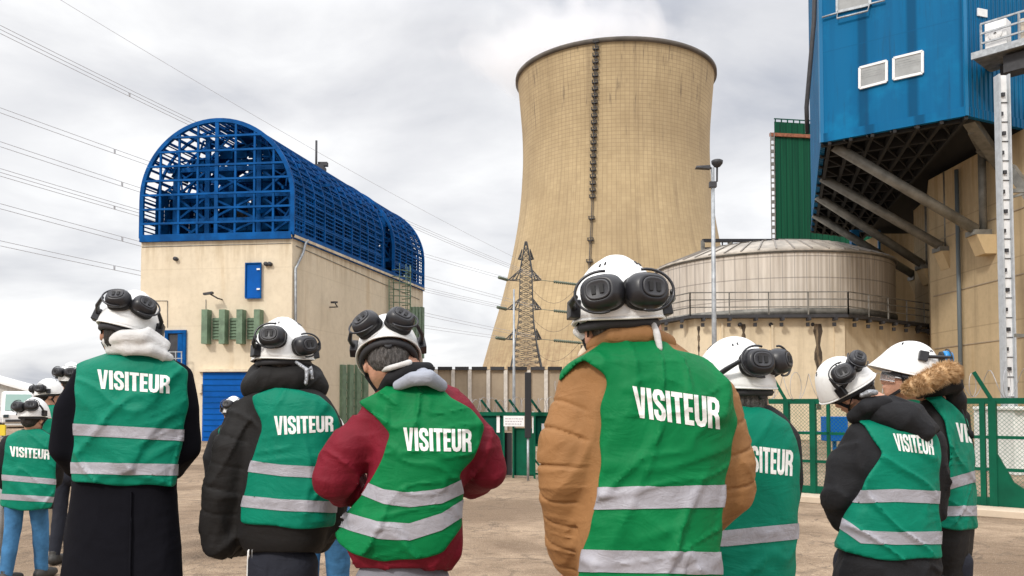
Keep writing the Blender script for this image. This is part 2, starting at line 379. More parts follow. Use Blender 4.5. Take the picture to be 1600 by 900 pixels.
# ladder with safety cage on the side wall
mb = MB(bo)
for x in (604, 611): mb.beam(S(x, 436, 0.15), S(x, 660, 0.15), 0.05)
for i in range(44): mb.beam(S(604, 437 + i * 5, 0.15), S(611, 437 + i * 5, 0.15), 0.03)
for i in range(14):
    y = 425 + i * 10; c = S(617, y, 0.0)
    arc = [c + su * (0.75 * math.cos(t)) + ns * (0.15 + 0.75 * math.sin(t)) for t in [math.pi * k / 8 for k in range(9)]]
    mb.tube(arc, 0.028, 5)
for t in [math.pi * k / 6 for k in range(1, 6)]:
    a = S(617, 415, 0.0); b = S(617, 560, 0.0); o_ = su * (0.75 * math.cos(t)) + ns * (0.15 + 0.75 * math.sin(t)); mb.tube([a + o_, b + o_], 0.022, 5)
mb.build('ladder', M_louv, bld)

# ---- the vault of blue steel
RAD = FW / 2; HS = (632 - 181) / FPX * 35.15 + CAMH - ZW - RAD   # straight part
def arch(n=36, r=RAD, hs=HS):              # (s from 0 to FW, height)
    p = [(RAD - r, 0.0), (RAD - r, hs * 0.5), (RAD - r, hs)]
    p += [(RAD - r * math.cos(math.pi * k / n), hs + r * math.sin(math.pi * k / n)) for k in range(1, n)]
    return p + [(RAD + r, hs), (RAD + r, hs * 0.5), (RAD + r, 0.0)]
def V3(s, h, t): return Vector((Lc.x, Lc.y, ZW)) + fu * s + su * t + Vector((0, 0, h))
def half_h(s):                              # vault height over s
    d = abs(s - RAD); return HS + math.sqrt(max(RAD * RAD - d * d, 0))
# two vault modules with a gap bay between
T0, T1, T2, T3 = 0.0, SD * 0.60, SD * 0.70, SD
mb = MB(bo)
nr = 11; ribs = [lerp(T0, T1, i / (nr - 1)) for i in range(nr)] + [lerp(T2, T3, i / 5) for i in range(6)]
for t in ribs:
    thick = 0.17 if t in (ribs[0], ribs[nr - 1], ribs[nr], ribs[-1]) else 0.10
    a = arch(); mb = MB(bo)
    for (p, q) in zip(a, a[1:]): mb.beam(V3(*p, t), V3(*q, t), thick, thick)
    mb.build('arch_rib', M_blue, bld)
mb = MB(bo)                                 # longitudinal purlins and close-set slats on the vault skin
a = arch(30)
for i, p in enumerate(a):
    for (u0, u1) in ((T0, T1), (T2, T3)): mb.beam(V3(*p, u0), V3(*p, u1), 0.085, 0.085)
fine = arch(74, RAD - 0.05)
for i, p in enumerate(fine[3:-3]):
    if p[0] < RAD * 0.75: 
        if i % 3: continue
    for (u0, u1) in ((T0, T1), (T2, T3)): mb.beam(V3(*p, u0), V3(*p, u1), 0.045, 0.045)
for s_ in (0.0, FW):
    for k in range(1, 9):
        h = HS * k / 9
        for (u0, u1) in ((T0, T1), (T2, T3)): mb.beam(V3(s_, h, u0), V3(s_, h, u1), 0.05, 0.05)
mb.build('purlin', M_blue, bld)
mb = MB(bo)                                 # fine mesh bars across the vault skin
for k in range(int(SD / 0.27)):
    t = 0.2 + k * 0.27
    if T1 < t < T2: continue
    for (p, q) in zip(fine[40:], fine[41:]): mb.beam(V3(*p, t), V3(*q, t), 0.035, 0.035)
mb.build('side_grille', M_blue, bld)
mb = MB(bo)                                 # front lattice
n_v = 8
for i in range(1, n_v):
    s_ = FW * i / n_v; mb.beam(V3(s_, 0, -0.02), V3(s_, half_h(s_), -0.02), 0.085 if i != 4 else 0.15, 0.1)
for h in [0.08] + [0.62 * k for k in range(1, 8)]:
    d = RAD if h <= HS else math.sqrt(max(RAD ** 2 - (h - HS) ** 2, 0)); mb.beam(V3(RAD - d, h, -0.05), V3(RAD + d, h, -0.05), 0.085, 0.085)
mb.beam(V3(0, -0.02, -0.06), V3(FW, -0.02, -0.06), 0.2, 0.3); mb.beam(V3(FW, 0.02, 0), V3(FW, 0.02, SD), 0.2, 0.34)
mb.build('front_lattice', M_blue, bld)
mb = MB(bo)                                 # interior frames, braces, floors of grating
def hgt(s_, f_): return half_h(s_) * f_
rs = random.Random(3)
for t in [1.3, 3.2, 5.4, 8.0, SD * 0.58, SD * 0.65, SD * 0.72, SD * 0.85, SD - 0.6]:
    for s_ in (0.7, 2.2, FW - 2.2, FW - 0.7): mb.beam(V3(s_, 0, t), V3(s_, half_h(s_) - 0.1, t), 0.2, 0.2)
    for h in (1.0, 2.1, 3.3): mb.beam(V3(0.3, h, t), V3(FW - 0.3, h, t), 0.16, 0.2)
    for (s0, s1) in ((0.7, 2.2), (2.2, FW - 2.2), (FW - 2.2, FW - 0.7)):
        for (h0, h1) in ((0, 1.0), (1.0, 2.1), (2.1, 3.3)):
            mb.beam(V3(s0, h0, t), V3(s1, h1, t), 0.09); mb.beam(V3(s1, h0, t + 0.06), V3(s0, h1, t + 0.06), 0.09)
    for k in range(7):
        th = math.pi * (k + 0.5) / 7; th2 = math.pi * (k + 1.5) / 7
        mb.beam(V3(RAD - RAD * 0.97 * math.cos(th), HS + RAD * 0.97 * math.sin(th), t), V3(RAD - RAD * 0.72 * math.cos(th2), HS + RAD * 0.72 * math.sin(th2), t), 0.07)
        mb.beam(V3(RAD - RAD * 0.72 * math.cos(th), HS + RAD * 0.72 * math.sin(th), t), V3(RAD - RAD * 0.97 * math.cos(th2), HS + RAD * 0.97 * math.sin(th2), t), 0.07)
for k in range(60):
    t0 = rs.uniform(0.4, SD - 3); s_ = rs.uniform(0.4, FW - 0.4); h = rs.uniform(0.3, 3.2); mb.beam(V3(s_, h, t0), V3(s_ + rs.uniform(-1.0, 1.0), h + rs.uniform(-1, 1), t0 + rs.uniform(1, 3)), rs.uniform(0.06, 0.16))
for (u0, u1, h, s0, s1) in ((2.6, T1, 2.45, 0.4, 2.0), (3.4, T1 - 0.2, 1.25, 1.2, FW - 0.8), (2, T1, 3.35, FW - 2.4, FW - 0.5), (T2, T3 - 0.2, 1.5, 0.6, FW - 0.8), (T2 + 0.5, T3, 3.0, 0.6, FW - 1.2)):
    mb.hexa([V3(s0, h, u0), V3(s1, h, u0), V3(s1, h, u1), V3(s0, h, u1), V3(s0, h + 0.14, u0), V3(s1, h + 0.14, u0), V3(s1, h + 0.14, u1), V3(s0, h + 0.14, u1)])
mb.build('inner_frame', M_blue, bld)
mb = MB(bo)                                 # sheet panels of the inner skin, some missing
mbB = MB(bo)
def cell(p, q, t0, t1): (mb if t0 < T1 else mbB).add([V3(*p, t0), V3(*q, t0), V3(*q, t1), V3(*p, t1), V3(p[0] * 0.99 + 0.03, p[1] - 0.03, t0), V3(q[0] * 0.99 + 0.03, q[1] - 0.03, t0), V3(q[0] * 0.99 + 0.03, q[1] - 0.03, t1), V3(p[0] * 0.99 + 0.03, p[1] - 0.03, t1)], [(0, 1, 2, 3), (7, 6, 5, 4), (0, 4, 5, 1), (1, 5, 6, 2), (2, 6, 7, 3), (3, 7, 4, 0)])
ia = arch(14, RAD - 0.3)
for i, (p, q) in enumerate(zip(ia, ia[1:])):
    t = 0.5
    while t < SD - 0.6:
        dt = rs.uniform(0.5, 1.3)
        right = p[0] > RAD * 1.1; low = p[1] < HS * 1.25
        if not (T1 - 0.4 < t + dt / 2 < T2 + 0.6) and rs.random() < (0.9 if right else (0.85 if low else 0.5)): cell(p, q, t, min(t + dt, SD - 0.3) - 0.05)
        t += dt
for t in (1.9, 4.3, 7.0, SD * 0.56, SD * 0.75, SD * 0.9):
    for i in range(9):
        for k in range(9):
            s0 = 0.35 + i * (FW - 0.7) / 9; h0 = 0.1 + k * 0.55
            if h0 + 0.5 < half_h(s0 + 0.3) - 0.3 and rs.random() < 0.50 + 0.02 * i: (mb if t < T1 else mbB).hexa([V3(s0, h0, t), V3(s0 + 0.6, h0, t), V3(s0 + 0.6, h0, t + 0.04), V3(s0, h0, t + 0.04)] + [V3(s0, h0 + 0.5, t), V3(s0 + 0.6, h0 + 0.5, t), V3(s0 + 0.6, h0 + 0.5, t + 0.04), V3(s0, h0 + 0.5, t + 0.04)])
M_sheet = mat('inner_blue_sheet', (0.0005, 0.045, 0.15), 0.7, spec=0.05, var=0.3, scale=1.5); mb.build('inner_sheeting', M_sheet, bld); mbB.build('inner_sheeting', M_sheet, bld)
mb = MB(bo)
for (s_, h, t, d) in ((2.6, 1.4, 5.2, (1.4, 2.4, 1.3)), (4.6, 0.9, 4.4, (0.8, 1.6, 1.0)), (3.4, 2.5, 7.6, (1.6, 2.0, 0.9)), (4.9, 2.0, 6.6, (0.7, 1.2, 0.8)), (3.0, 0.8, 14, (2.4, 2.4, 1.4))):
    p = V3(s_, h, t); M = Matrix((fu, su, Vector((0, 0, 1)))).transposed(); mb.box(p, d, M)
mb.build('machinery', M_ironb, bld)
mb = MB(bo); p = V3(RAD + 0.2, HS + RAD, SD * 0.53); mb.box(p + Vector((0, 0, 0.25)), (0.9, 0.9, 0.5)); mb.tube([p, p + Vector((0, 0, 1.9))], 0.06, 6); mb.box(p + Vector((0.3, 0.3, 0.7)), (0.5, 0.3, 0.2))
mb.build('mast', M_dark, bld)

# ================================================================== cooling tower
TD = 350.0
prof_px = [(640, 240), (610, 226), (574, 213), (540, 204), (510, 195), (470, 183), (432, 173.5), (390, 164), (342, 155.5), (300, 151), (245, 148), (200, 149), (160, 152.5), (125, 155.5), (111, 157)]
T_C = W(963, 632, TD); T_C.z = 0
zs = []
for py, r in prof_px:
    k = (TD - 5) / FPX; zs.append((CAMH + (632 - py) * k, r * k * 0.995))
zs = zs[::-1] if zs[0][0] > zs[-1][0] else zs
zarr = np.array([z for z, _ in zs]); rarr = np.array([r for _, r in zs])
ZT = zarr[-1]
def trad(z):
    return float(np.interp(z, zarr, rarr))
zz = np.linspace(zarr[0], ZT, 70); rr_ = np.interp(zz, zarr, rarr)
for _ in range(6): rr_[1:-1] = (rr_[:-2] + 2 * rr_[1:-1] + rr_[2:]) / 4
def trad(z): return float(np.interp(z, zz, rr_))
n = NT('tower_concrete', 0.9)
ang = n.math('ARCTAN2', n.y, n.x)
arc_ = n.math('MULTIPLY', ang, 44.0)
c = n.mix(n.ramp(n.noise(0.03, detail=5), [(0.35, 0.0), (0.65, 1.0)]), (0.51, 0.39, 0.225), (0.41, 0.31, 0.18))
gv = n.lines(arc_, 1.9, 0.22); gh = n.lines(n.z, 1.5, 0.2)
up = n.ramp(n.math('DIVIDE', n.z, 150.0), [(0.58, 0.0), (0.70, 1.0)])
cell = n.t.nodes.new('ShaderNodeTexWhiteNoise'); cell.noise_dimensions = '2D'
n.t.links.new(n.vec(n.math('FLOOR', n.math('DIVIDE', arc_, 1.9)), n.math('FLOOR', n.math('DIVIDE', n.z, 1.5)), 0.0), cell.inputs['Vector'])
c = n.mix(n.math('MULTIPLY', cell.outputs[0], 0.22), c, (0.27, 0.19, 0.10))
c = n.mix(n.math('MULTIPLY', gv, 0.34), c, (0.20, 0.14, 0.08))
c = n.mix(n.math('MULTIPLY', n.math('MULTIPLY', gh, up), 0.42), c, (0.17, 0.12, 0.07))
c = n.mix(n.math('MULTIPLY', gh, 0.14), c, (0.17, 0.12, 0.07))
sv = n.vec(arc_, n.math('MULTIPLY', n.z, 0.045), 0.0)
st = n.noise(0.22, sv, detail=7, rough=0.75)
c = n.mix(n.math('MULTIPLY', n.ramp(n.noise(0.06, n.vec(arc_, n.z, 2.0), detail=6, rough=0.65), [(0.40, 0.0), (0.62, 1.0)]), 0.35), c, (0.26, 0.185, 0.10))
c = n.mix(n.math('MULTIPLY', n.ramp(st, [(0.52, 0.0), (0.68, 1.0)]), 0.55), c, (0.19, 0.135, 0.08))
st2 = n.noise(0.55, n.vec(arc_, n.math('MULTIPLY', n.z, 0.10), 7.0), detail=6, rough=0.6)
c = n.mix(n.math('MULTIPLY', n.math('MULTIPLY', n.ramp(st2, [(0.60, 0.0), (0.68, 1.0)]), n.ramp(n.math('DIVIDE', n.z, 150.0), [(0.62, 0.0), (0.78, 1.0)])), 0.65), c, (0.10, 0.075, 0.055))
dn = n.ramp(n.math('DIVIDE', n.z, 150.0), [(0.10, 1.0), (0.21, 0.0)])
rb = n.noise(0.5, n.vec(arc_, n.math('MULTIPLY', n.z, 0.8), 0.0), detail=6, rough=0.7)
c = n.mix(n.math('MULTIPLY', n.math('MULTIPLY', n.ramp(rb, [(0.42, 0.0), (0.62, 1.0)]), dn), 0.6), c, (0.21, 0.12, 0.07))
n.color(c); n.bump(n.math('SUBTRACT', 1.0, gv), 0.35, 0.3)
M_tower = n.m
tw = empty('cooling_tower', (T_C.x, T_C.y, 0), 'huge tan concrete cooling tower with steam drifting off its rim', 'cooling tower')
mb = MB(T_C); mb.lathe([(r, z) for r, z in zip(rr_, zz)] + [(rr_[-1] - 1.4, ZT)] + [(r - 1.4, z) for r, z in zip(rr_[::-1], zz[::-1])], T_C, 192)
mb.build('shell', M_tower, tw)
mb = MB(T_C); rt = rr_[-1]
mb.lathe([(rt - 1.4, ZT - 1.4), (rt + 0.9, ZT - 1.4), (rt + 0.9, ZT + 0.1), (rt + 0.5, ZT + 0.2), (rt - 1.4, ZT + 0.2), (rt - 1.4, ZT - 1.4)], T_C, 192)
mb.build('rim', mat('rim_steel', (0.10, 0.085, 0.07), 0.8, var=0.3, scale=0.1), tw)
mb = MB(T_C)
for k in range(44):
    t0 = 2 * math.pi * k / 44; rb0 = rr_[0]
    a = T_C + Vector((rb0 * math.cos(t0), rb0 * math.sin(t0), zz[0] + 0.2))
    for s_ in (-1, 1):
        t1 = t0 + s_ * math.pi / 44; mb.tube([a, T_C + Vector(((rb0 + 4) * math.cos(t1), (rb0 + 4) * math.sin(t1), -1.0))], 0.6, 6)
mb.build('support_leg', M_conc2, tw)
# the ladder and its landings
def tower_pt(px, py):                        # where a pixel's ray meets the shell
    d = ray(px, py); t = 280.0
    for _ in range(4000):
        p = Vector((0, 0, CAMH)) + d * t; q = p - T_C
        if math.hypot(q.x, q.y) < trad(p.z) or t > 460: return p
        t += 0.05
    return p
mb = MB(T_C); mbl = MB(T_C)
path = [(932, 64), (931, 110), (929.5, 180), (928, 240), (927, 300), (925, 350), (922, 410), (919, 470), (914, 540), (908, 610)]
ys = np.array([p[1] for p in path]); xs_ = np.array([p[0] for p in path])
prev = None
for y in range(64, 612, 6):
    p = tower_pt(float(np.interp(y, ys, xs_)), y); nrm = (p - T_C); nrm.z = 0; nrm.normalize(); p = p + nrm * 0.5
    tx = Vector((-nrm.y, nrm.x, 0))
    if prev is not None:
        for s_ in (-0.32, 0.32): mb.beam(prev + tx * s_, p + tx * s_, 0.16, 0.16)
        mb.beam(prev + nrm * 1.0, p + nrm * 1.0, 0.16, 0.16)
    prev = p
y = 68
while y < 610:
    p = tower_pt(float(np.interp(y, ys, xs_)), y); nrm = (p - T_C); nrm.z = 0; nrm.normalize()
    M = Matrix((Vector((-nrm.y, nrm.x, 0)), nrm, Vector((0, 0, 1)))).transposed()
    mbl.box(p + nrm * 0.9, (2.2, 1.5, 0.25), M); mbl.box(p + nrm * 1.7 + Vector((0, 0, 0.9)), (2.2, 0.15, 0.18), M)
    for s_ in (-1.0, 1.0): mbl.box(p + nrm * 1.0 + M @ Vector((s_, 0, 0.5)), (0.12, 1.4, 1.1), M)
    y += 10.5 if y < 300 else 33.5
mb.build('ladder', M_dark, tw); mbl.build('landing', M_dark, tw)

# ================================================================== pylon
PY = 140.0
M_pyl = mat('pylon_steel', (0.07, 0.072, 0.075), 0.6, var=0.3, scale=0.5, metal=0.2)
pb = W(822, 632, PY); pb.z = 0
pyl = empty('pylon', pb, 'dark steel lattice pylon carrying cables in front of the cooling tower', 'pylon')
KP = PY / FPX
def pz(py): return CAMH + (632 - py) * KP
def hwz(z):                                   # half width of the mast
    return float(np.interp(z, [0, pz(590), pz(540), pz(500), pz(420), pz(376)], [4.2, 27 * KP, 17 * KP, 11.5 * KP, 9 * KP, 0.12]))
mb = MB(pb)
lv = [0, 2.2, 4.4, pz(590)] + [pz(y) for y in range(575, 376, -9)] + [pz(376)]
for z0, z1 in zip(lv, lv[1:]):
    a, b = hwz(z0), hwz(z1)
    c0 = [pb + Vector((sx * a, sy * a, z0)) for sx, sy in ((-1, -1), (1, -1), (1, 1), (-1, 1))]
    c1 = [pb + Vector((sx * b, sy * b, z1)) for sx, sy in ((-1, -1), (1, -1), (1, 1), (-1, 1))]
    for i in range(4):
        j = (i + 1) % 4
        mb.beam(c0[i], c1[i], 0.16); mb.beam(c0[i], c1[j], 0.075); mb.beam(c0[j], c1[i], 0.075); mb.beam(c1[i], c1[j], 0.07)
mb.build('mast', M_pyl, pyl)
armt = []
for (y, wl, wr) in ((437, 28, 24), (483, 30, 24), (530, 32, 24), (404, 12, 12)):
    z = pz(y); a = hwz(z)
    for s_, wd in ((-1, wl * KP), (1, wr * KP)):
        mb = MB(pb)
        tip = pb + Vector((s_ * wd, 0, z)); armt.append((s_, y, tip))
        for sy in (-1, 1):
            r0 = pb + Vector((s_ * a, sy * a, z)); r1 = pb + Vector((s_ * a, sy * a, z + 1.6))
            mb.beam(r0, tip, 0.14); mb.beam(r1, tip, 0.12)
            for k in (0.33, 0.66): mb.beam(r0.lerp(tip, k), r1.lerp(tip, k), 0.08); mb.beam(r0.lerp(tip, k), r1.lerp(tip, k - 0.33), 0.08)
        mb.build('cross_arm', M_pyl, pyl)
M_ins = mat('insulator_glass', (0.10, 0.13, 0.09), 0.3)
for s_, y, tip in armt:
    if y == 404: continue
    mb = MB(pb); d = Vector((1.0, 0.4, -0.06)) if s_ > 0 else Vector((-0.5, -1.0, 0.0)); d.normalize()
    L0, L1 = (2.4, 7.2) if s_ > 0 else (0.4, 3.2)
    mb.tube([tip, tip + d * L0], 0.05, 5)
    for k in range(14): q = tip + d * lerp(L0, L1, k / 13); mb.tube([q, q + d * 0.14], 0.27, 8)
    mb.tube([tip + d * L0, tip + d * (L1 + 4 * (s_ > 0))], 0.1, 5)
    mb.build('insulator', M_ins, pyl)
    if s_ > 0:
        mb = MB(pb); a = tip + d * L1
        mb.tube([a + Vector((-t * (a.x - tip.x + 2.2), 0, -3.2 * math.sin(math.pi * t))) for t in [k / 10 for k in range(11)]], 0.028, 5); mb.build('jumper_cable', M_pyl, pyl)
# cables: from high on the left (nearer) to the pylon
M_cab = mat('cable_aluminium', (0.42, 0.43, 0.46), 0.6)
def cable(px0, py0, Y0, end, sag, r, label, n_=2, gap=0.35, pylx=0):
    a = W(px0, py0, Y0); b = end; a2 = a + (a - b) * 0.35
    mb = MB(a)
    def pt(t, off):
        p = a.lerp(b, t); s2 = (t + 0.35) / 1.35
        return p + Vector((0, 0, -sag * 4 * (s2 * (1 - s2) - 0.35 / 1.35 * (1 / 1.35) * (1 - t))  + off))
    for k in range(n_):
        mb.tube([pt(-0.35 + 1.35 * i / 40, k * gap) for i in range(41)], r, 4)
    for t in (0.12, 0.38): 
        if n_ > 1: mb.beam(pt(t, 0), pt(t, gap), 0.12, 0.12)
    o = mb.build('power_cable', M_cab); o.location = a
    return tag(o, label, 'power cable', 'overhead cables strung to the pylon')
tips = {(s_, y): t for s_, y, t in armt}
cable(95, 0, 75, tips[(-1, 404)], 1.5, 0.022, 'thin single earth wire, topmost of the overhead lines', 1)
cable(0, 52, 60, tips[(1, 437)], 1.5, 0.026, 'twin power cable with spacers, topmost below the thin earth wire', 3, 0.3)
cable(0, 176, 65, tips[(-1, 437)], 1.2, 0.026, 'twin power cable, second pair from the top of the sky', 2, 0.4)
cable(0, 229, 65, tips[(1, 483)], 1.2, 0.026, 'twin power cable, third pair from the top of the sky', 2, 0.4)
cable(0, 275, 65, tips[(-1, 483)], 1.2, 0.026, 'power cable bundle of three wires, third from the bottom', 3, 0.3)
cable(0, 326, 65, tips[(1, 530)], 1.2, 0.026, 'twin power cable, second pair from the bottom of the sky', 2, 0.4)
cable(0, 384, 65, tips[(-1, 530)], 1.2, 0.026, 'twin power cable, lowest pair above the left rooftops', 2, 0.4)
# ================================================================== steam over the tower
n = NT('steam'); t = n.t; t.nodes.remove(n.b)
o_ = [q for q in t.nodes if q.type == 'OUTPUT_MATERIAL'][0]
pv = t.nodes.new('ShaderNodeVolumePrincipled'); t.links.new(pv.outputs[0], o_.inputs['Volume'])
pv.inputs['Color'].default_value = (0.96, 0.96, 0.97, 1); pv.inputs['Anisotropy'].default_value = 0.3
gl = t.nodes.new('ShaderNodeVectorMath'); gl.operation = 'LENGTH'
gm = t.nodes.new('ShaderNodeTexCoord'); mp = t.nodes.new('ShaderNodeVectorMath'); mp.operation = 'MULTIPLY_ADD'
t.links.new(gm.outputs['Generated'], mp.inputs[0]); mp.inputs[1].default_value = (2, 2, 2); mp.inputs[2].default_value = (-1, -1, -1)
t.links.new(mp.outputs[0], gl.inputs[0])
nz = n.noise(0.045, detail=6, rough=0.62, dist=0.5)
d_ = n.math('SUBTRACT', n.math('ADD', n.math('MULTIPLY', nz, 1.5), -0.12), n.math('MULTIPLY', gl.outputs['Value'], 0.85))
t.links.new(n.math('MULTIPLY', n.math('MAXIMUM', d_, 0.0), 0.16), pv.inputs['Density'])
M_steam = n.m
def blob(c, r, M):
    mb = MB(c); pr = [(r[0] * math.cos(a), r[2] * math.sin(a)) for a in [math.pi * (k / 12 - 0.5) for k in range(13)]]
    mb.lathe([(max(q[0], 0.01), q[1]) for q in pr], c, 24); o = mb.build('steam', M); o.location = c; o.scale = (1, r[1] / r[0], 1); return o
c = T_C + Vector((-20, 0, ZT + 13)); st_o = blob(c, (60, 48, 24), M_steam)
tag(st_o, 'white steam drifting up and left off the cooling tower rim', 'steam', kind='stuff')

# ================================================================== tank on its polygonal concrete base
zp = CAMH + (632 - 494) / FPX * 37.0         # platform height
P0 = Zp(1085, 494, zp); P1 = Zp(1318, 493, zp); P2 = Zp(1480, 512, zp); Pm = Zp(1018, 506, zp)
P3 = P2 + Vector((2.2, 5.5, 0)); P4 = P3 + Vector((-5, 5.5, 0)); Pn = Pm + Vector((0.5, 8.0, 0))
TKC = W(1207, 632, 45.0); TKR = 6.15
base = empty('tank_base', (TKC.x, TKC.y, 0), 'polygonal pale concrete base with black drain stains carrying the ribbed tank', 'tank base')
bo = Vector((TKC.x, TKC.y, 0))
ring = [Pm, P0, P1, P2, P3, P4, Pn]
mb = MB(bo); mb.prism([(p.x, p.y) for p in ring], -0.2, zp - 0.12); mb.build('wall', M_conc2, base)
def inflate(ring, k):
    c = Vector((TKC.x, TKC.y, ring[0].z)); return [c + (p - c) * (1 + k / (p - c).length) for p in ring]
mb = MB(bo); r2 = inflate(ring, 0.45); mb.prism([(p.x, p.y) for p in r2], zp - 0.12, zp + 0.02); mb.build('walkway', M_dark, base)
mb = MB(bo)
for a, b in zip(r2[:5], r2[1:6]):
    for h in (0.35, 0.68, 1.0): mb.beam(a + Vector((0, 0, h)), b + Vector((0, 0, h)), 0.045)
    k = max(1, int((b - a).length / 1.6))
    for i in range(k + 1): p = a.lerp(b, i / k); mb.beam(p + Vector((0, 0, 0)), p + Vector((0, 0, 1.0)), 0.05)
mb.build('railing', M_ironb, base)
mb = MB(bo)
for a, b in zip(r2[:4], r2[1:5]):
    k = max(1, int((b - a).length / 1.05)); d = (b - a).normalized()
    for i in range(k): mb = MB(bo); p = a.lerp(b, (i + 0.5) / k); mb.box(p + Vector((0, 0, -0.2)), (0.10, 0.4, 0.12)); mb.box(p + Vector((0, 0.1, -0.42)), (0.13, 0.12, 0.16)); mb.build('support_bracket', M_dark, base)
M_stain = mat('tar_stain', (0.055, 0.04, 0.028), 0.8, col2=(0.26, 0.19, 0.12), scale=3, stretch=(2.5, 1, 0.5), lo=0.45, hi=0.66)
mb = MB(bo)                                   # dark streaks of leaked water below the drain pipes
for (px, w_, y0, y1) in ((1270, 0.42, 507, 640), (1157, 0.22, 507, 560), (1088, 0.14, 510, 560)):
    p = W(px, 632, 37.0 + (0.45 if px > 1090 else 0.5)); q = []
    nn = 12
    for i in range(nn + 1):
        z = W(px, lerp(y0, y1, i / nn), 37).z; ww = w_ * (0.7 + 0.3 * math.sin(i * 1.7)) * (1 - 0.5 * (i / nn) ** 2); q.append((z, ww))
    yy = lambda x: P0.y + (P1.y - P0.y) * (x - P0.x) / (P1.x - P0.x) - 0.006
    vs = []
    for z, ww in q: vs += [(p.x - ww / 2, yy(p.x - ww / 2), z), (p.x + ww / 2, yy(p.x + ww / 2), z)]
    mb = MB(bo); mb.add(vs, [(2 * i, 2 * i + 1, 2 * i + 3, 2 * i + 2) for i in range(nn)]); mb.build('stain', M_stain, base)
mb = MB(bo)
for px in (1205, 1157, 1270): 
    mb = MB(bo); p = W(px, 507, 36.7); mb.tube([p, p + Vector((0, 0.6, 0.02))], 0.09, 8); mb.build('drain_pipe', M_dark, base)
mb = MB(bo)
for px in (1128, 1205, 1308): mb = MB(bo); p = W(px, 632, 37); mb.box((p.x, lerp(P0.y, P1.y, (p.x - P0.x) / (P1.x - P0.x)) - 0.02, (zp - 0.3) / 2), (0.10 if px != 1308 else 0.45, 0.12, zp - 0.3)); mb.build('pilaster', M_conc2, base)
# tank
n = NT('ribbed_cladding', 0.5)
ang = n.math('MULTIPLY', n.math('ARCTAN2', n.y, n.x), TKR)
st = n.noise(1.0, n.vec(n.math('MULTIPLY', ang, 2.2), n.math('MULTIPLY', n.z, 0.15), 0.0), detail=7, rough=0.65)
c = n.mix(n.ramp(st, [(0.38, 0.0), (0.66, 1.0)]), (0.66, 0.585, 0.50), (0.42, 0.355, 0.29))
st = n.noise(1.0, n.vec(n.math('MULTIPLY', ang, 0.6), n.math('MULTIPLY', n.z, 0.1), 3.0), detail=3)
c = n.mix(n.math('MULTIPLY', n.ramp(st, [(0.45, 0.0), (0.65, 1.0)]), 0.6), c, (0.80, 0.73, 0.65))
c = n.mix(n.math('MULTIPLY', n.lines(ang, 0.55, 0.05), 0.55), c, (0.20, 0.17, 0.15))
c = n.mix(n.math('MULTIPLY', n.lines(n.z, 1.02, 0.05), 0.6), c, (0.18, 0.15, 0.13))
n.color(c); n.b.inputs['Metallic'].default_value = 0.1; n.bump(n.math('SINE', n.math('MULTIPLY', ang, 2 * math.pi / 0.275)), 0.3, 0.03); M_tank = n.m
zt = CAMH + (632 - 389) / FPX * (45 - TKR); zd = zt + 1.2
tk = empty('storage_tank', (TKC.x, TKC.y, zp), 'round storage tank in ribbed beige metal with a shallow domed roof', 'tank')
mb = MB((TKC.x, TKC.y, zp)); mb.lathe([(TKR, zp + 0.02), (TKR, zt)], (TKC.x, TKC.y, 0), 96); mb.build('wall', M_tank, tk)
mb = MB((TKC.x, TKC.y, zp)); mb.lathe([(TKR + 0.10, zt - 0.03), (TKR + 0.12, zt + 0.03), (TKR * 0.9, zt + 0.33), (TKR * 0.7, zt + 0.82), (TKR * 0.4, zd), (0.05, zd + 0.25)], (TKC.x, TKC.y, 0), 48)
mb.build('roof', mat('tank_roof_panels', (0.46, 0.41, 0.35), 0.6, var=0.25, scale=1.2), tk)
mb = MB((TKC.x, TKC.y, zp))
for k in range(48):
    a = 2 * math.pi * k / 48; e_ = Vector((math.cos(a), math.sin(a), 0)); c0 = Vector((TKC.x, TKC.y, 0))
    pr = [(TKR + 0.1, zt + 0.06), (TKR * 0.9, zt + 0.35), (TKR * 0.7, zt + 0.84), (TKR * 0.4, zd + 0.02)]
    for q, r in zip(pr, pr[1:]): mb.beam(c0 + e_ * q[0] + Vector((0, 0, q[1])), c0 + e_ * r[0] + Vector((0, 0, r[1])), 0.07)
mb.build('roof_seam', mat('seam_metal', (0.3, 0.27, 0.24), 0.6), tk)
for (z, hh) in ((zp + 0.3, 0.3), (zt - 0.1, 0.14)):
    mb = MB((TKC.x, TKC.y, zp)); mb.lathe([(TKR, z), (TKR + 0.07, z), (TKR + 0.07, z + hh), (TKR, z + hh)], (TKC.x, TKC.y, 0), 96); mb.build('hoop', M_ironb, tk)

# pipe rack on the roof behind the tank
mb0 = W(1160, 632, 60); rk = empty('pipe_rack', (mb0.x, mb0.y, 0), 'small dark pipe gantry showing over the back of the tank roof', 'gantry')
mb = MB((mb0.x, mb0.y, 0)); a = W(1098, 376, 60); b = W(1262, 376, 62)
mb.beam(a, b, 0.3, 0.22); mb.beam(a + Vector((0, 0, -0.55)), b + Vector((0, 0, -0.55)), 0.12, 0.12)
for i in range(12): p = a.lerp(b, i / 11); mb.beam(p, p + Vector((0, 0, -0.55)), 0.08)
mb.build('rail', M_dark, rk)
mb = MB((mb0.x, mb0.y, 0))
for i in range(5): p = a.lerp(b, i / 4); mb.beam(p, Vector((p.x, p.y, 0)), 0.25)
mb.build('post', M_ironb, rk)

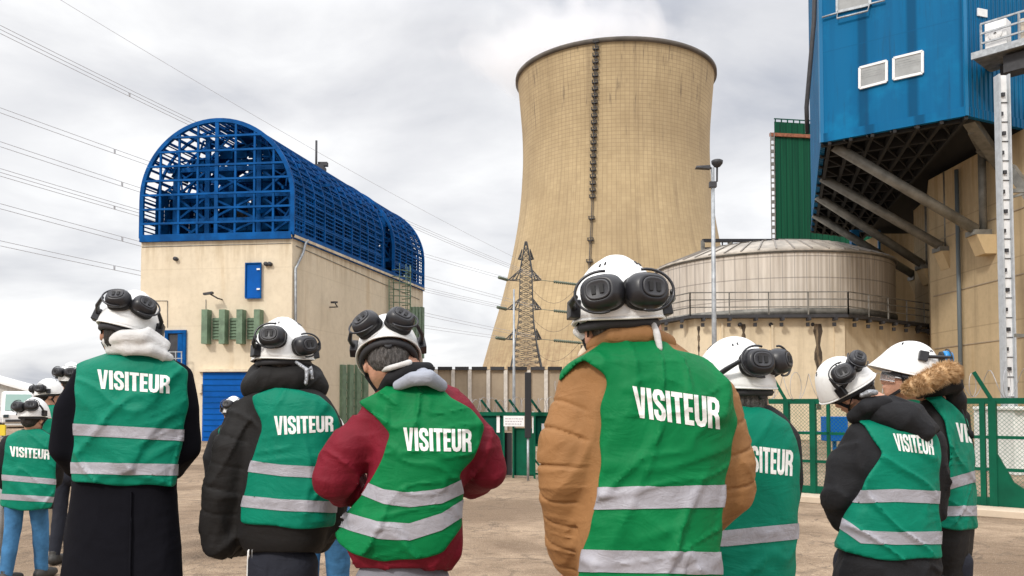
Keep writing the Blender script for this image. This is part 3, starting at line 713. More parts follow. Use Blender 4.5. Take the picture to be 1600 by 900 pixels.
# ================================================================== green clad tower block
M_gcl = sheet_mat('green_cladding', (0.006, 0.085, 0.04), (0.003, 0.045, 0.025), 'xy', 0.62, None, 0.5)
GY = 70.0; g0 = W(1215, 632, GY); zg = W(1215, 190, GY).z
gb = empty('green_block', (g0.x, g0.y, 0), 'tall narrow green metal-clad block with a rust beam and a ladder behind the tank', 'building')
mb = MB((g0.x, g0.y, 0)); mb.hexa([(g0.x, GY, 0), (g0.x + 9, GY + 1.5, 0), (g0.x + 9, GY + 9, 0), (g0.x + 4.2, GY + 9, 0), (g0.x, GY, zg), (g0.x + 9, GY + 1.5, zg), (g0.x + 9, GY + 9, zg), (g0.x + 4.2, GY + 9, zg)])
mb.build('wall', M_gcl, gb)
mb = MB((g0.x, g0.y, 0)); mb.beam((g0.x - 0.4, GY - 0.1, zg - 1.15), (g0.x + 5, GY + 0.7, zg - 1.15), 0.25, 0.28); mb.build('beam', mat('rust_steel', (0.26, 0.09, 0.045), 0.8, var=0.3), gb)
mb = MB((g0.x, g0.y, 0)); 
for i in range(9): mb.beam((g0.x + 0.1 + i * 0.55, GY + 0.0 + i * 0.09, zg), (g0.x + 0.1 + i * 0.55, GY + i * 0.09, zg + 0.25), 0.09)
mb.beam((g0.x, GY, zg + 0.25), (g0.x + 5, GY + 0.8, zg + 0.25), 0.08); mb.build('roof_rail', M_gdark, gb)
mb = MB((g0.x, g0.y, 0))
for s_ in (-0.38, -0.08): mb.beam((g0.x + s_, GY - 0.2, 3), (g0.x + s_, GY - 0.2, zg - 1), 0.07)
for i in range(40): z = 3 + i * (zg - 4) / 40; mb.box((g0.x - 0.23, GY - 0.2, z), (0.32, 0.12, 0.28 if i % 2 else 0.12))
mb.build('ladder', M_ironb, gb)

# ================================================================== blue clad box on struts with its concrete shaft
M_bcl = sheet_mat('blue_cladding', (0.0005, 0.125, 0.29), (0.0005, 0.085, 0.21), 'xy', 0.34, 5.2, 0.6, (0.001, 0.23, 0.46))
ZS = CAMH + (632 - 180) / FPX * 30.0          # underside height
C = Zp(1510, 181, ZS); L = Zp(1284, 223, ZS); B = Zp(1268, 361, ZS); D = C + Vector((4.5, 2.2, 0)); E = D + Vector((6, 24, 0))
ZT2 = ZS + 17
up_ = Vector((0, 0, ZT2 - ZS))
bx = empty('blue_building', (C.x, C.y, 0), 'overhanging bright blue clad block on grey struts above the concrete shaft', 'building')
bo = Vector((C.x, C.y, 0))
mb = MB(bo); rg = [L, C, D, E, B]
mb.prism([(p.x, p.y) for p in rg], ZS + 0.35, ZT2); mb.build('cladding', M_bcl, bx)
mb = MB(bo)
for a, b in ((L, C), (C, D), (B, L)):
    d = (b - a).normalized(); nn = Vector((d.y, -d.x, 0))
    mb.hexa([a - nn * 0.15, b - nn * 0.15, b + nn * 0.03, a + nn * 0.03] + [q + Vector((0, 0, 0.348)) for q in (a - nn * 0.15, b - nn * 0.15, b + nn * 0.03, a + nn * 0.03)])
mb.build('skirt', M_bcl, bx)
mb = MB(bo)
for p, d in ((C, 0.12), (L, 0.14)): mb.beam(p + Vector((0, 0, 0)), p + up_, d, d)
mb.build('corner_trim', mat('trim_blue', (0.004, 0.15, 0.33), 0.4), bx)
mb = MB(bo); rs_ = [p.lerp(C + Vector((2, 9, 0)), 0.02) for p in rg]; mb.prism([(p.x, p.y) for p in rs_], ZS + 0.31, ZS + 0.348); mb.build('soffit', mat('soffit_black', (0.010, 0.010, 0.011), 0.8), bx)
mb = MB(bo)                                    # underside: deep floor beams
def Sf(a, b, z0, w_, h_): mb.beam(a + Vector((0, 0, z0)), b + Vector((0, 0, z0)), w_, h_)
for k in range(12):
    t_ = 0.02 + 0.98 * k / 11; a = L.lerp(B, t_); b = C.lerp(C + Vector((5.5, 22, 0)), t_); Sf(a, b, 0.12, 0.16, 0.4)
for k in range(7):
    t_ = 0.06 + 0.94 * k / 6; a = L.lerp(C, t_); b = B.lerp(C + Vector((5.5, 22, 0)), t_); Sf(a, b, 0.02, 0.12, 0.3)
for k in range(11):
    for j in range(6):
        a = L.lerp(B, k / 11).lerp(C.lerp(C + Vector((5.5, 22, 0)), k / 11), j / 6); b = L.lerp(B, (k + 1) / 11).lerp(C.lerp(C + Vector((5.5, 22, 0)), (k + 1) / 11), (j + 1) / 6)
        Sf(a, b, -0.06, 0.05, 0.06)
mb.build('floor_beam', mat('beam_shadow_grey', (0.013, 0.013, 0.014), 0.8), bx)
FUX = (C - L); FUX.z = 0; FUX.normalize(); FN = Vector((FUX.y, -FUX.x, 0))
def FB(px, py, off=0.0):
    d = ray(px, py); c0 = Vector((0, 0, CAMH)); t = (L - c0).dot(FN) / d.dot(FN); return c0 + d * t + FN * off
def quad_plate(mb, pts, t, off=0.0):
    p = [FB(x, y, off) for x, y in pts]; q = [a + FN * t for a in p]; return mb.hexa(p + q)
for pts in (((1344, 107), (1386, 96), (1386, 128), (1344, 139)), ((1397, 92), (1442, 81), (1442, 115), (1397, 125))):
    wd = quad_plate(MB(bo), pts, 0.05, 0.02).build('window', M_pane, bx)
    mb = MB(bo); p = [FB(x, y, 0.06) for x, y in pts]
    for i in range(4): mb.beam(p[i], p[(i + 1) % 4], 0.09, 0.08, up=FN)
    mb.build('frame', M_white, wd)
    mb = MB(bo)
    for k in range(1, 9): mb.beam(p[0].lerp(p[3], k / 9), p[1].lerp(p[2], k / 9), 0.02, 0.02)
    mb.build('blind_slat', M_grey, wd)
pts = ((1309, -30), (1360, -42), (1360, 8), (1309, 20)); wd = quad_plate(MB(bo), pts, 0.05, 0.02).build('window', M_pane, bx)
mb = MB(bo); p = [FB(x, y, 0.06) for x, y in pts]
for i in range(4): mb.beam(p[i], p[(i + 1) % 4], 0.10, 0.08, up=FN)
mb.build('frame', M_grey, wd)
mb = MB(bo); mb.tube([FB(1286, 29, 0.12), FB(1310, 22, 0.12), FB(1310, 32, 0.2), FB(1358, 20, 0.2), FB(1360, 8, 0.12), FB(1384, 2, 0.12)], 0.04, 6); mb.build('pipe', M_grey, bx)
mb = MB(bo); e0 = L + (L - C).normalized() * 0.15
mb.tube([e0 + Vector((0.05, -0.2, 14)), e0 + Vector((-0.02, -0.15, 8)), e0 + Vector((-0.12, -0.1, 5)), e0 + Vector((-0.40, 0.1, 1.5)), e0 + Vector((-0.2, 0.6, 0.6))], 0.09, 6); mb.build('hose', M_dark, bx)
# struts and brackets
XW = 19.35
tops = [Zp(1303, 230, ZS), Zp(1284, 279, ZS), Zp(1277, 308, ZS), Zp(1272, 336, ZS)]
zb = CAMH + (632 - 385) / FPX * 34.1
blk = [Zp(1535, 381, zb), Zp(1480, 405, zb), Zp(1450, 431, zb), Zp(1437, 447, zb)]
M_strut = mat('strut_steel', (0.20, 0.195, 0.175), 0.55, var=0.25, scale=2, metal=0.3)
for a, b in zip(tops, blk):
    mb = MB(bo); mb.tube([a + Vector((0.0, 0, 0.05)), b + Vector((-0.3, -0.1, 0.55))], 0.21, 12)
    mb.box(b + Vector((-0.15, 0, 0.42)), (0.7, 0.7, 0.2)); mb.build('strut', M_strut, bx)
    mb = MB(bo); mb.tube([b + Vector((0.05, 0, 0.5)), Vector((b.x + 0.05, b.y, ZS))], 0.15, 10); mb.build('hanger', M_strut, bx)
wall_xy = [(XW + 0.9, 18.0), (XW + 0.3, 24), (XW, 30), (XW, 38.3), (21.0, 41.8), (21.6, 44.4), (24, 48), (40, 48), (40, 18)]
sh = empty('concrete_shaft', (XW, 34, 0), 'tall tan concrete shaft with stains and corbels under the blue block', 'building')
bo2 = Vector((XW, 34, 0))
mb = MB(bo2); mb.prism(wall_xy[::-1], -0.2, ZS - 0.02); mb.build('wall', M_conc, sh)
for b in blk:
    mb = MB(bo2); c_ = b + Vector((0, 0, 0)); w_ = 0.36
    mb.hexa([c_ + Vector((-0.1, -w_, -0.45)), c_ + Vector((0.9, -w_, -0.45)), c_ + Vector((0.9, w_, -0.45)), c_ + Vector((-0.1, w_, -0.45)), c_ + Vector((-0.42, -w_, 0.32)), c_ + Vector((0.9, -w_, 0.32)), c_ + Vector((0.9, w_, 0.32)), c_ + Vector((-0.42, w_, 0.32))])
    mb.build('corbel', M_block, sh)
for px, r_ in ((1500, 0.09),):
    Y = FPX * (XW - 0.2) / (px - 800) ; mb = MB(bo2); mb.tube([(XW - 0.16, Y, 0.5), (XW - 0.16, Y, ZS - 0.3)], r_, 8); mb.build('drainpipe', mat('grey_pipe', (0.13, 0.16, 0.18), 0.5), sh)
for z in (4.1, 6.5, 9.0): mb = MB(bo2); mb.beam((XW - 0.015, 24, z), (XW - 0.015, 38, z), 0.03, 0.04); mb.build('joint', M_panel, sh)
# platform bracket near the end of the walkway, camera and cable
mb = MB(bo2); p = W(1480, 520, 40.3)
mb.beam(p + Vector((0, 0, 0)), p + Vector((0, 0, -3.1)), 0.14); mb.beam(p, p + Vector((-1.6, 0.3, 0.2)), 0.16); mb.beam(p + Vector((-0.1, 0, -0.5)), p + Vector((-1.0, 0.2, 0.1)), 0.08)
mb.build('pipe_bracket', M_dark, sh)
# low dark wall between tank and shaft
q0 = W(1380, 632, 50); lw = MB((q0.x, q0.y, 0)); lw.hexa([(q0.x, 50, 0), (q0.x + 6, 50, 0), (q0.x + 6, 56, 0), (q0.x, 56, 0), (q0.x, 50, ZS - 0.1), (q0.x + 6, 50, ZS - 0.1), (q0.x + 6, 56, ZS - 0.1), (q0.x, 56, ZS - 0.1)])
o = lw.build('concrete_annex', M_conc); o.location = (q0.x, q0.y, 0); tag(o, 'shaded tan concrete wall between the ribbed tank and the taller shaft', 'building')
# small lamp box seen under the blue block
p = W(1335, 372, 47); o = MB(p); o.box(p, (0.45, 0.3, 0.9)); o.box(p + Vector((0, -0.16, 0.1)), (0.34, 0.05, 0.5)); o.beam(p + Vector((0.3, 0, 0.4)), p + Vector((1.4, 0, 0.4)), 0.1)
o.beam(p + Vector((1.4, 0, 0.4)), Vector((p.x + 1.4, p.y + 0.0, 1)), 0.12); o.tube([Vector((p.x + 0.2, p.y, 0)), p], 0.06, 6)
o = o.build('pipe_marker', mat('marker_blue', (0.01, 0.2, 0.5), 0.5)); o.location = p; tag(o, 'small blue box on a thin pole under the overhanging blue block', 'box')

# gangway and the white lattice post
GY0 = 27.0
pa = W(1519, 92, 29.2); pbb = Zp(1600, 69, pa.z)
gw = empty('gangway', (pa.x, pa.y, pa.z), 'elevated steel gangway with railings and ventilation units beside the blue block', 'gangway')
go = Vector(pa)
d = (pbb - pa); d.z = 0; L_ = d.length; d.normalize(); nn = Vector((-d.y, d.x, 0)) * -1
if nn.y > 0: nn = -nn
zf = pa.z
pa = Vector((pa.x, pa.y, zf)); pbb = pa + d * 8
back = -nn * 1.8
mb = MB(go); mb.hexa([pa, pbb, pbb + back, pa + back] + [q + Vector((0, 0, 0.12)) for q in (pa, pbb, pbb + back, pa + back)]); mb.build('deck', M_ironb, gw)
mb = MB(go); mb.beam(pa + Vector((0, 0, 0.06)) + nn * 0.06, pbb + Vector((0, 0, 0.06)) + nn * 0.06, 0.10, 0.24); mb.build('edge_beam', M_grey, gw)
mb = MB(go)
mb.beam(pa + back * 0.3 + Vector((0, 0, -0.4)) + d * 0.9, pbb + back * 0.3 + Vector((0, 0, -0.4)), 0.5, 0.6); mb.beam(pa + back * 0.8 + d * 0.5 + Vector((0, 0, -0.25)), pbb + back * 0.8 + Vector((0, 0, -0.25)), 0.4, 0.4)
mb.build('girder', M_dark, gw)
mb = MB(go)
for h in (0.45, 0.8, 1.15):
    mb.beam(pa + d * 0.3 + Vector((0, 0, h)), pbb + Vector((0, 0, h)), 0.06)
for i in range(7): p = pa + d * (0.3 + i * 1.2); mb.beam(p, p + Vector((0, 0, 1.15)), 0.06)
mb.build('railing', M_grey, gw)
for i, (s_, h, wd, m_) in enumerate(((0.35, 1.15, 0.7, M_white), (1.5, 0.95, 0.75, mat('unit_cream', (0.6, 0.52, 0.42), 0.6, var=0.1)), (3.0, 0.8, 0.6, M_white))):
    mb = MB(go); p = pa + d * (s_ + 0.3) + back * 0.35; M = Matrix((d, -nn, Vector((0, 0, 1)))).transposed()
    mb.box(p + Vector((0, 0, 0.12 + h / 2)), (wd, 0.5, h), M); mb.lathe([(0.22, 0), (0.24, 0.04), (0.05, 0.05)], p + nn * 0.25 + Vector((0, 0, 0.12 + h * 0.6)), 12, M @ Matrix.Rotation(R(90), 3, 'X')); mb.build('ventilation_unit', m_, gw, bevel=0.02)
# white notice on the recessed blue wall
d2 = (D - C).normalized(); n2_ = Vector((d2.y, -d2.x, 0))
def RB(px, py, off=0.0):
    dd = ray(px, py); c0 = Vector((0, 0, CAMH)); t = (C - c0).dot(n2_) / dd.dot(n2_); return c0 + dd * t + n2_ * off
mb = MB(bo); p = [RB(1526, 13, 0.01), RB(1541, 16, 0.01), RB(1541, 28, 0.01), RB(1526, 25, 0.01)]; mb.hexa(p + [q + n2_ * 0.04 for q in p]); mb.build('notice', M_white, bx)
mb = MB(bo); p0_ = W(1514, 187, 30.5); mb.beam(p0_, W(1566, 262, 33), 0.42, 0.3); mb.beam(W(1517, 205, 31), W(1531, 232, 33), 0.2, 0.2); mb.beam(W(1530, 232, 33), W(1566, 262, 33.5), 0.25)
mb.build('brace', M_strut, bx); mb = MB(bo); mb.beam(W(1578, 262, 28), W(1640, 350, 27), 0.35, 0.3); mb.build('brace', M_strut, bx); mb = MB(bo); mb.beam(W(1575, 298, 27.2), W(1640, 298, 26.4), 0.12); mb.beam(W(1575, 310, 27.2), W(1640, 291, 26.4), 0.07); mb.build('brace', M_strut, bx); mb = MB(bo); mb.beam(W(1586, 524, 25), W(1640, 526, 25), 0.10)
mb.build('brace', M_strut, bx)
PYY = 26.0; q = W(1577, 632, PYY); zt_ = W(1563, 118, PYY).z
ps = empty('support_post', (q.x, q.y, 0), 'tall white steel post with bolted plates holding up the gangway', 'post'); po = Vector((q.x, q.y, 0))
mb = MB(po)
for s_ in (-0.155, 0.155): mb.box((q.x + s_, q.y, zt_ / 2), (0.05, 0.30, zt_))
mb.build('flange', mat('post_grey', (0.42, 0.45, 0.48), 0.5, var=0.1), ps)
mb = MB(po); mb.box((q.x + 0.02, q.y, zt_ / 2), (0.26, 0.05, zt_)); mb.build('web', M_white, ps)
mb = MB(po); z = 0.8; k = 0
while z < zt_ - 0.4:
    mb.box((q.x - 0.05 + (0.04 if k % 2 else -0.03), q.y - 0.06, z), (0.10, 0.08, 0.11)); mb.box((q.x, q.y - 0.04, z - 0.25), (0.26, 0.03, 0.02)); z += 0.62; k += 1
mb.build('bolt_plate', M_dark, ps)

# ================================================================== fence, razor wire, kerb
fa = Vector((9.6, 10.3, 0)); fb = Vector((0.75, 18.6, 0))
def gz(px, py): return Zp(px, py, 0.0)
fa = gz(1600, 805); fb = gz(868, 750); fdir = (fb - fa).normalized(); fa = fa - fdir * 4.0
FL = (fb - fa).length; fn_ = Vector((-fdir.y, fdir.x, 0));
if fn_.y > 0: fn_ = -fn_
FH = 1.60
fen = empty('green_fence', (fa.x, fa.y, 0), 'green steel fence with chain link panels and slanted arms along the kerb', 'fence')
fo = Vector((fa.x, fa.y, 0))
def FP(s_, z, off=0.0): return fa + fdir * s_ + fn_ * off + Vector((0, 0, z))
def s_of(px):                                 # distance along the fence under a pixel column
    d = ray(px, 700); A_ = np.array([[d.x, -fdir.x], [d.y, -fdir.y]]); return float(np.linalg.solve(A_, np.array([fa.x, fa.y]))[1])
posts = [(s_of(x), wd) for x, wd in ((1552, 0.10), (1536, 0.07), (1295, 0.05), (1271, 0.09), (1230, 0.09), (1060, 0.09), (950, 0.09), (872, 0.09))] + [(0.3, 0.09)]
for s_, wd in posts:
    mb = MB(fo); mb.box(FP(s_, FH / 2), (wd, wd, FH), Matrix.Rotation(math.atan2(fdir.y, fdir.x), 3, 'Z')); mb.build('post', M_green, fen)
for px, dx in ((1552, -14), (1230, -17), (1060, -15), (950, -14)):
    s_ = s_of(px); mb = MB(fo); a = FP(s_, FH); mb.beam(a, a + fdir * 0.28 + Vector((0, -0.1, 0.42)), 0.05, 0.05); mb.build('arm', M_green, fen)
mb = MB(fo)
for z in (FH, FH - 0.52, 0.62, 0.16):
    th = 0.085 if z == FH else (0.12 if z == 0.16 else 0.045); mb.beam(FP(0, z), FP(FL, z), 0.05, th)
mb.build('rail', M_green, fen)
s_ = s_of(1552); mb = MB(fo); p = FP(s_, 0.1, 0.02); mb.add([FP(s_, 0.95, 0.03), FP(s_, 0.1, 0.03), FP(s_ - 0.75, 0.1, 0.03), FP(s_ - 0.25, 0.45, 0.03), FP(s_, 0.95, -0.03), FP(s_, 0.1, -0.03), FP(s_ - 0.75, 0.1, -0.03), FP(s_ - 0.25, 0.45, -0.03)], [(0, 1, 2, 3), (7, 6, 5, 4), (0, 4, 5, 1), (1, 5, 6, 2), (2, 6, 7, 3), (3, 7, 4, 0)]); mb.build('gusset', M_green, fen)
mb = MB(fo); k = 0                             # chain link: crossing zigzag wires
step = 0.06; Hn = FH - 0.25
for i in range(int((FL + Hn) / step)):
    s0 = i * step - Hn
    for sg in (1, -1):
        a_s, b_s = (s0, s0 + Hn) if sg > 0 else (s0 + Hn, s0)
        za, zb_ = 0.2, FH - 0.05
        def clipp(a_s, za, b_s, zb_):
            lo, hi = 0.0, 1.0
            for (v, w_) in ((a_s, b_s),):
                dv = w_ - v
                for lim, sgn in ((0.0, 1), (FL, -1)):
                    f0 = (v - lim) * sgn; f1 = (w_ - lim) * sgn
                    if f0 < 0 and f1 < 0: return None
                    if f0 < 0: lo = max(lo, f0 / (f0 - f1))
                    elif f1 < 0: hi = min(hi, f0 / (f0 - f1))
            return lo, hi
        c_ = clipp(a_s, za, b_s, zb_)
        if not c_: continue
        lo, hi = c_; a = FP(lerp(a_s, b_s, lo), lerp(za, zb_, lo)); b = FP(lerp(a_s, b_s, hi), lerp(za, zb_, hi))
        dd = (b - a).normalized(); sx = fdir * 0.0032; u_ = fn_ * 0.002 * sg
        mb.add([a - sx + u_, a + sx + u_, b + sx + u_, b - sx + u_], [(0, 1, 2, 3)])
mb.build('chain_link', mat('mesh_green', (0.02, 0.13, 0.08), 0.5), fen)
M_wire = mat('razor_wire_steel', (0.42, 0.42, 0.44), 0.4, metal=0.4)
def coil(a, b, r, turns, name_parent, wire=0.0045):
    mb = MB(fo if name_parent is fen else a); a = Vector(a); b = Vector(b); d = (b - a).normalized(); u = Vector((0, 0, 1)); v = d.cross(u).normalized(); n_ = int(turns * 14); L_ = (b - a).length
    rr = random.Random(5); pts = []
    for i in range(n_ + 1):
        t = i / n_; th = 2 * math.pi * turns * t; w_ = r * (1 + 0.12 * math.sin(th * 0.13) + 0.08 * math.sin(th * 0.37))
        pts.append(a.lerp(b, t) + u * w_ * math.cos(th) + v * w_ * 0.8 * math.sin(th) + d * 0.10 * math.sin(th * 0.5))
    mb.tube(pts, wire, 3)
    for p, q in list(zip(pts, pts[1:]))[::2]:
        mb.beam(p - (q - p).cross(u).normalized() * 0.02, p + (q - p).cross(u).normalized() * 0.02, 0.009, 0.002)
    return mb
coil(FP(0, FH + 0.24, -0.05), FP(FL, FH + 0.24, -0.05), 0.21, FL / 0.22, fen, 0.005).build('razor_wire', M_wire, fen)
# dark green sheet gate section further left
ga = gz(868, 750) + Vector((0.03, 0.2, 0)); gb_ = gz(700, 742); gd = (gb_ - ga).normalized(); GL = (gb_ - ga).length
gate = empty('sheet_gate', (ga.x, ga.y, 0), 'dark green sheet metal gate with a white notice and slanted arms', 'gate'); go_ = Vector((ga.x, ga.y, 0))
GH = (742 - 641) / FPX * ga.y
def GP(px, z, off=0.0):
    d = ray(px, 700); A_ = np.array([[d.x, -gd.x], [d.y, -gd.y]]); s_ = float(np.linalg.solve(A_, np.array([ga.x, ga.y]))[1]); return ga + gd * s_ + Vector((0, -off, z))
def gplate(px0, px1, z0, z1, t, off, name, m_, par):
    mb = MB(go_); a = GP(px0, 0, off); b = GP(px1, 0, off); t_ = Vector((0, -t, 0)); mb.hexa([q + Vector((0, 0, z0)) for q in (a, b, b + t_, a + t_)][::1] + [q + Vector((0, 0, z1)) for q in (a, b, b + t_, a + t_)]); return mb.build(name, m_, par)
gplate(700, 786, 0.05, GH, 0.05, 0.0, 'panel', M_gdark, gate); gplate(836, 868, 0.7, GH, 0.05, 0.0, 'panel', M_gdark, gate); gplate(803, 834, 0.05, GH - 0.3, 0.05, 0.0, 'panel', M_green, gate)
gplate(788, 800, 0.05, GH - 0.4, 0.03, 0.0, 'panel', M_black, gate)
for px in (787, 802, 835, 868): gplate(px - 1.5, px + 1.5, 0, GH, 0.08, 0.052, 'post', M_green, gate)
mb = MB(go_); mb.beam(GP(700, GH, 0.09), GP(868, GH, 0.09), 0.06, 0.08); mb.beam(GP(836, 0.7, 0.09), GP(868, 0.7, 0.09), 0.04, 0.05); mb.beam(GP(822, 0.62, 0.06), GP(850, 0.15, 0.06), 0.03, 0.03); mb.beam(GP(822, 0.1, 0.06), GP(868, 0.1, 0.06), 0.04); mb.build('rail', M_green, gate)
for px in (768, 790, 812, 846): mb = MB(go_); a = GP(px, GH, 0.05); mb.beam(a, a + Vector((-0.22, -0.05, 0.30)), 0.045); mb.build('arm', M_gdark, gate)
for px0, px1, z0, z1 in ((776, 781, 0.95, 1.35), (831.5, 834.5, 0.95, 1.4), (846, 856, 0.95, 1.15)): gplate(px0, px1, z0, z1, 0.02, 0.06, 'white_tape', M_white, gate)
sg = gplate(787, 819, GH - 0.26, GH - 0.04, 0.03, 0.14, 'notice', M_white, gate)
mb = MB(go_)
rs = random.Random(2)
for row in range(3):
    x = 789.5
    while x < 815:
        w_ = rs.uniform(1.5, 4.0); a = GP(x, GH - 0.10 - row * 0.055, 0.172); b = GP(min(x + w_, 817), GH - 0.10 - row * 0.055, 0.172); mb.beam(a, b, 0.004, 0.018); x += w_ + 1.2
mb.build('notice_text', mat('faint_ink', (0.45, 0.38, 0.42), 0.7), sg)
coil(GP(700, GH + 0.16, 0.0), GP(868, GH + 0.16, 0.0), 0.17, 26, gate, 0.004)
mb = coil(GP(700, GH + 0.16, 0.0), GP(868, GH + 0.16, 0.0), 0.17, 26, gate, 0.004); mb.o = Vector((0, 0, 0)); mb2 = MB(go_); mb2.v = [v + GP(700, GH + 0.16, 0.0) - go_ for v in mb.v]; mb2.f = mb.f; mb2.sm = mb.sm; mb2.build('razor_wire', M_wire, gate)
# kerb under the fence
M_kerb = concrete('kerb_concrete', (0.60, 0.49, 0.37), (0.3, 0.24, 0.18), 0.4, None, 0.0)
mb = MB(); off = 0.55
a = FP(-2, 0, off); b = FP(FL, 0, off)
mb.hexa([a, b, b - fn_ * 0.5, a - fn_ * 0.5] + [q + Vector((0, 0, 0.1)) for q in (a, b, b - fn_ * 0.5, a - fn_ * 0.5)])
tag(mb.build('kerb', M_kerb, bevel=0.01), kind='structure')
# pale yard beyond the fence, blocks and barrels seen through it
def blockobj(name, c, d, m_, label, cat, extra=None, rot=0):
    mb = MB((c[0], c[1], 0)); M = Matrix.Rotation(rot, 3, 'Z'); mb.box((c[0], c[1], d[2] / 2 + c[2]), d, M)
    if extra: extra(mb)
    o = mb.build(name, m_, bevel=0.02); o.location = (c[0], c[1], 0); return tag(o, label, cat)
q = W(1640, 632, 19)
blockobj('concrete_block', (q.x + 0.8, 19.0, 0), (4.2, 1.6, 1.42), mat('whitewashed_block', (0.66, 0.66, 0.63), 0.8, var=0.08, scale=4, bump=0.2), 'whitish block of concrete behind the green fence at the far right', 'block', lambda mb: (mb.box((q.x - 0.4, 18.17, 0.7), (0.05, 0.06, 1.3)), mb.box((q.x + 0.8, 18.9, 1.46), (4.3, 1.7, 0.08))))
q = W(1303, 632, 24)
blockobj('blue_container', (q.x, 24, 0.5), (0.6, 0.5, 0.7), M_blue2, 'small blue box on the concrete wall seen through the green fence', 'box', lambda mb: (mb.box((q.x, 24, 0.25), (0.1, 0.1, 0.5)), mb.beam((q.x - 1.2, 24, 0.75), (q.x - 0.3, 24, 0.75), 0.05)))

# black pillar, thin pole, street lamp
q = W(825, 632, 17.0)
bp_ = empty('black_pillar', (q.x, q.y, 0), 'black padded pillar on a thin steel post in front of the gate', 'pillar')
mb = MB((q.x, q.y, 0)); mb.tube([(q.x, q.y, 0), (q.x, q.y, 0.95)], 0.025, 8); mb.build('post', M_grey, bp_)
z0, z1 = W(825, 684, 17).z, W(825, 582, 17).z
mb = MB((q.x, q.y, 0)); mb.box((q.x, q.y, (z0 + z1) / 2), (0.13, 0.13, z1 - z0)); mb.build('sleeve', M_black, bp_, bevel=0.01)
q = W(803, 632, 19.0)
tp = empty('slim_pole', (q.x, q.y, 0), 'slim pale grey pole rising before the foot of the pylon', 'pole')
z1 = W(801, 452, 19).z; mb = MB((q.x, q.y, 0)); mb.tube([(q.x, q.y, 0), (q.x, q.y, z1 * 0.5), (q.x, q.y, z1)], [0.045, 0.035, 0.022], 10); mb.build('mast', M_grey, tp)
mb = MB((q.x, q.y, 0)); mb.lathe([(0.07, 0), (0.07, 0.08), (0.03, 0.1)], (q.x, q.y, 0), 12); mb.build('foot', M_grey, tp)
q = W(1117, 632, 24.0)
lp = empty('lamp_post', (q.x, q.y, 0), 'grey lamp post with two heads rising in front of the tank', 'street lamp')
z1 = W(1117, 262, 24).z; lo_ = (q.x, q.y, 0)
mb = MB(lo_); mb.tube([(q.x, q.y, 0), (q.x, q.y, z1 * 0.5), (q.x, q.y, z1)], [0.085, 0.07, 0.05], 12); mb.build('pole', M_grey, lp)
mb = MB(lo_); mb.tube([(q.x, q.y, z1 - 0.05), (q.x - 0.1, q.y, z1 + 0.02)], 0.035, 8)
mb.hexa([(q.x - 0.50, q.y - 0.11, z1 - 0.02), (q.x - 0.08, q.y - 0.09, z1 - 0.05), (q.x - 0.08, q.y + 0.09, z1 - 0.05), (q.x - 0.50, q.y + 0.11, z1 - 0.02), (q.x - 0.48, q.y - 0.07, z1 + 0.04), (q.x - 0.08, q.y - 0.07, z1 + 0.06), (q.x - 0.08, q.y + 0.07, z1 + 0.06), (q.x - 0.48, q.y + 0.07, z1 + 0.04)])
mb.build('lamp_head', M_dark, lp)
mb = MB(lo_); mb.tube([(q.x, q.y, z1 - 0.45), (q.x + 0.12, q.y, z1 - 0.4), (q.x + 0.13, q.y, z1 + 0.02)], 0.03, 8)
mb.lathe([(0.02, 0), (0.09, 0.03), (0.16, 0.12), (0.17, 0.2), (0.12, 0.23), (0.0, 0.235)], (q.x + 0.13, q.y, z1), 20); mb.box((q.x, q.y, z1 - 0.5), (0.2, 0.16, 0.16))
mb.build('lamp_head', M_dark, lp)

# precast wall with white posts beyond the gate
wy = 50.0; a = W(640, 632, wy); b = W(905, 632, wy); zw_ = W(700, 577, wy).z
pw = empty('panel_wall', (a.x, wy, 0), 'brown precast panel wall with pale posts and a dark coping beyond the gate', 'wall'); pwo = (a.x, wy, 0)
xs_ = [W(x, 632, wy).x for x in (655, 681, 708, 734, 763, 790, 826, 853, 880, 905)]
mb = MB(pwo); mb.box(((xs_[0] + xs_[-1]) / 2, wy + 0.1, zw_ / 2), (xs_[-1] - xs_[0], 0.12, zw_)); mb.build('panel', M_panel, pw)
for x in xs_: mb = MB(pwo); mb.box((x, wy - 0.05, zw_ / 2 - 0.05), (0.22, 0.16, zw_)); mb.build('post', mat('pale_post', (0.62, 0.58, 0.53), 0.8, var=0.1), pw)
for x0, x1 in list(zip(xs_, xs_[1:])):
    mb = MB(pwo); dip = 0.25
    mb.beam((x0 + 0.12, wy, zw_ + 0.05), (lerp(x0, x1, 0.93), wy, zw_ + 0.05), 0.35, 0.2); mb.build('coping', M_black if xs_.index(x0) % 2 else M_dark, pw)
# rough low wall and yellow buffers at the pylon foot
for px in (838, 847):
    q = W(px, 594, 60); o = MB(q); o.lathe([(0.0, -0.35), (0.45, -0.3), (0.5, 0.0), (0.45, 0.3), (0.0, 0.35)], q, 14); o.tube([q, Vector((q.x, q.y, 0))], 0.08, 6)
    o = o.build('yellow_marker', mat('marker_yellow', (0.65, 0.45, 0.08), 0.6)); o.location = q; tag(o, 'yellow marker on a stake behind the panel wall, ' + ('left' if px == 838 else 'right') + ' of the two', 'marker')

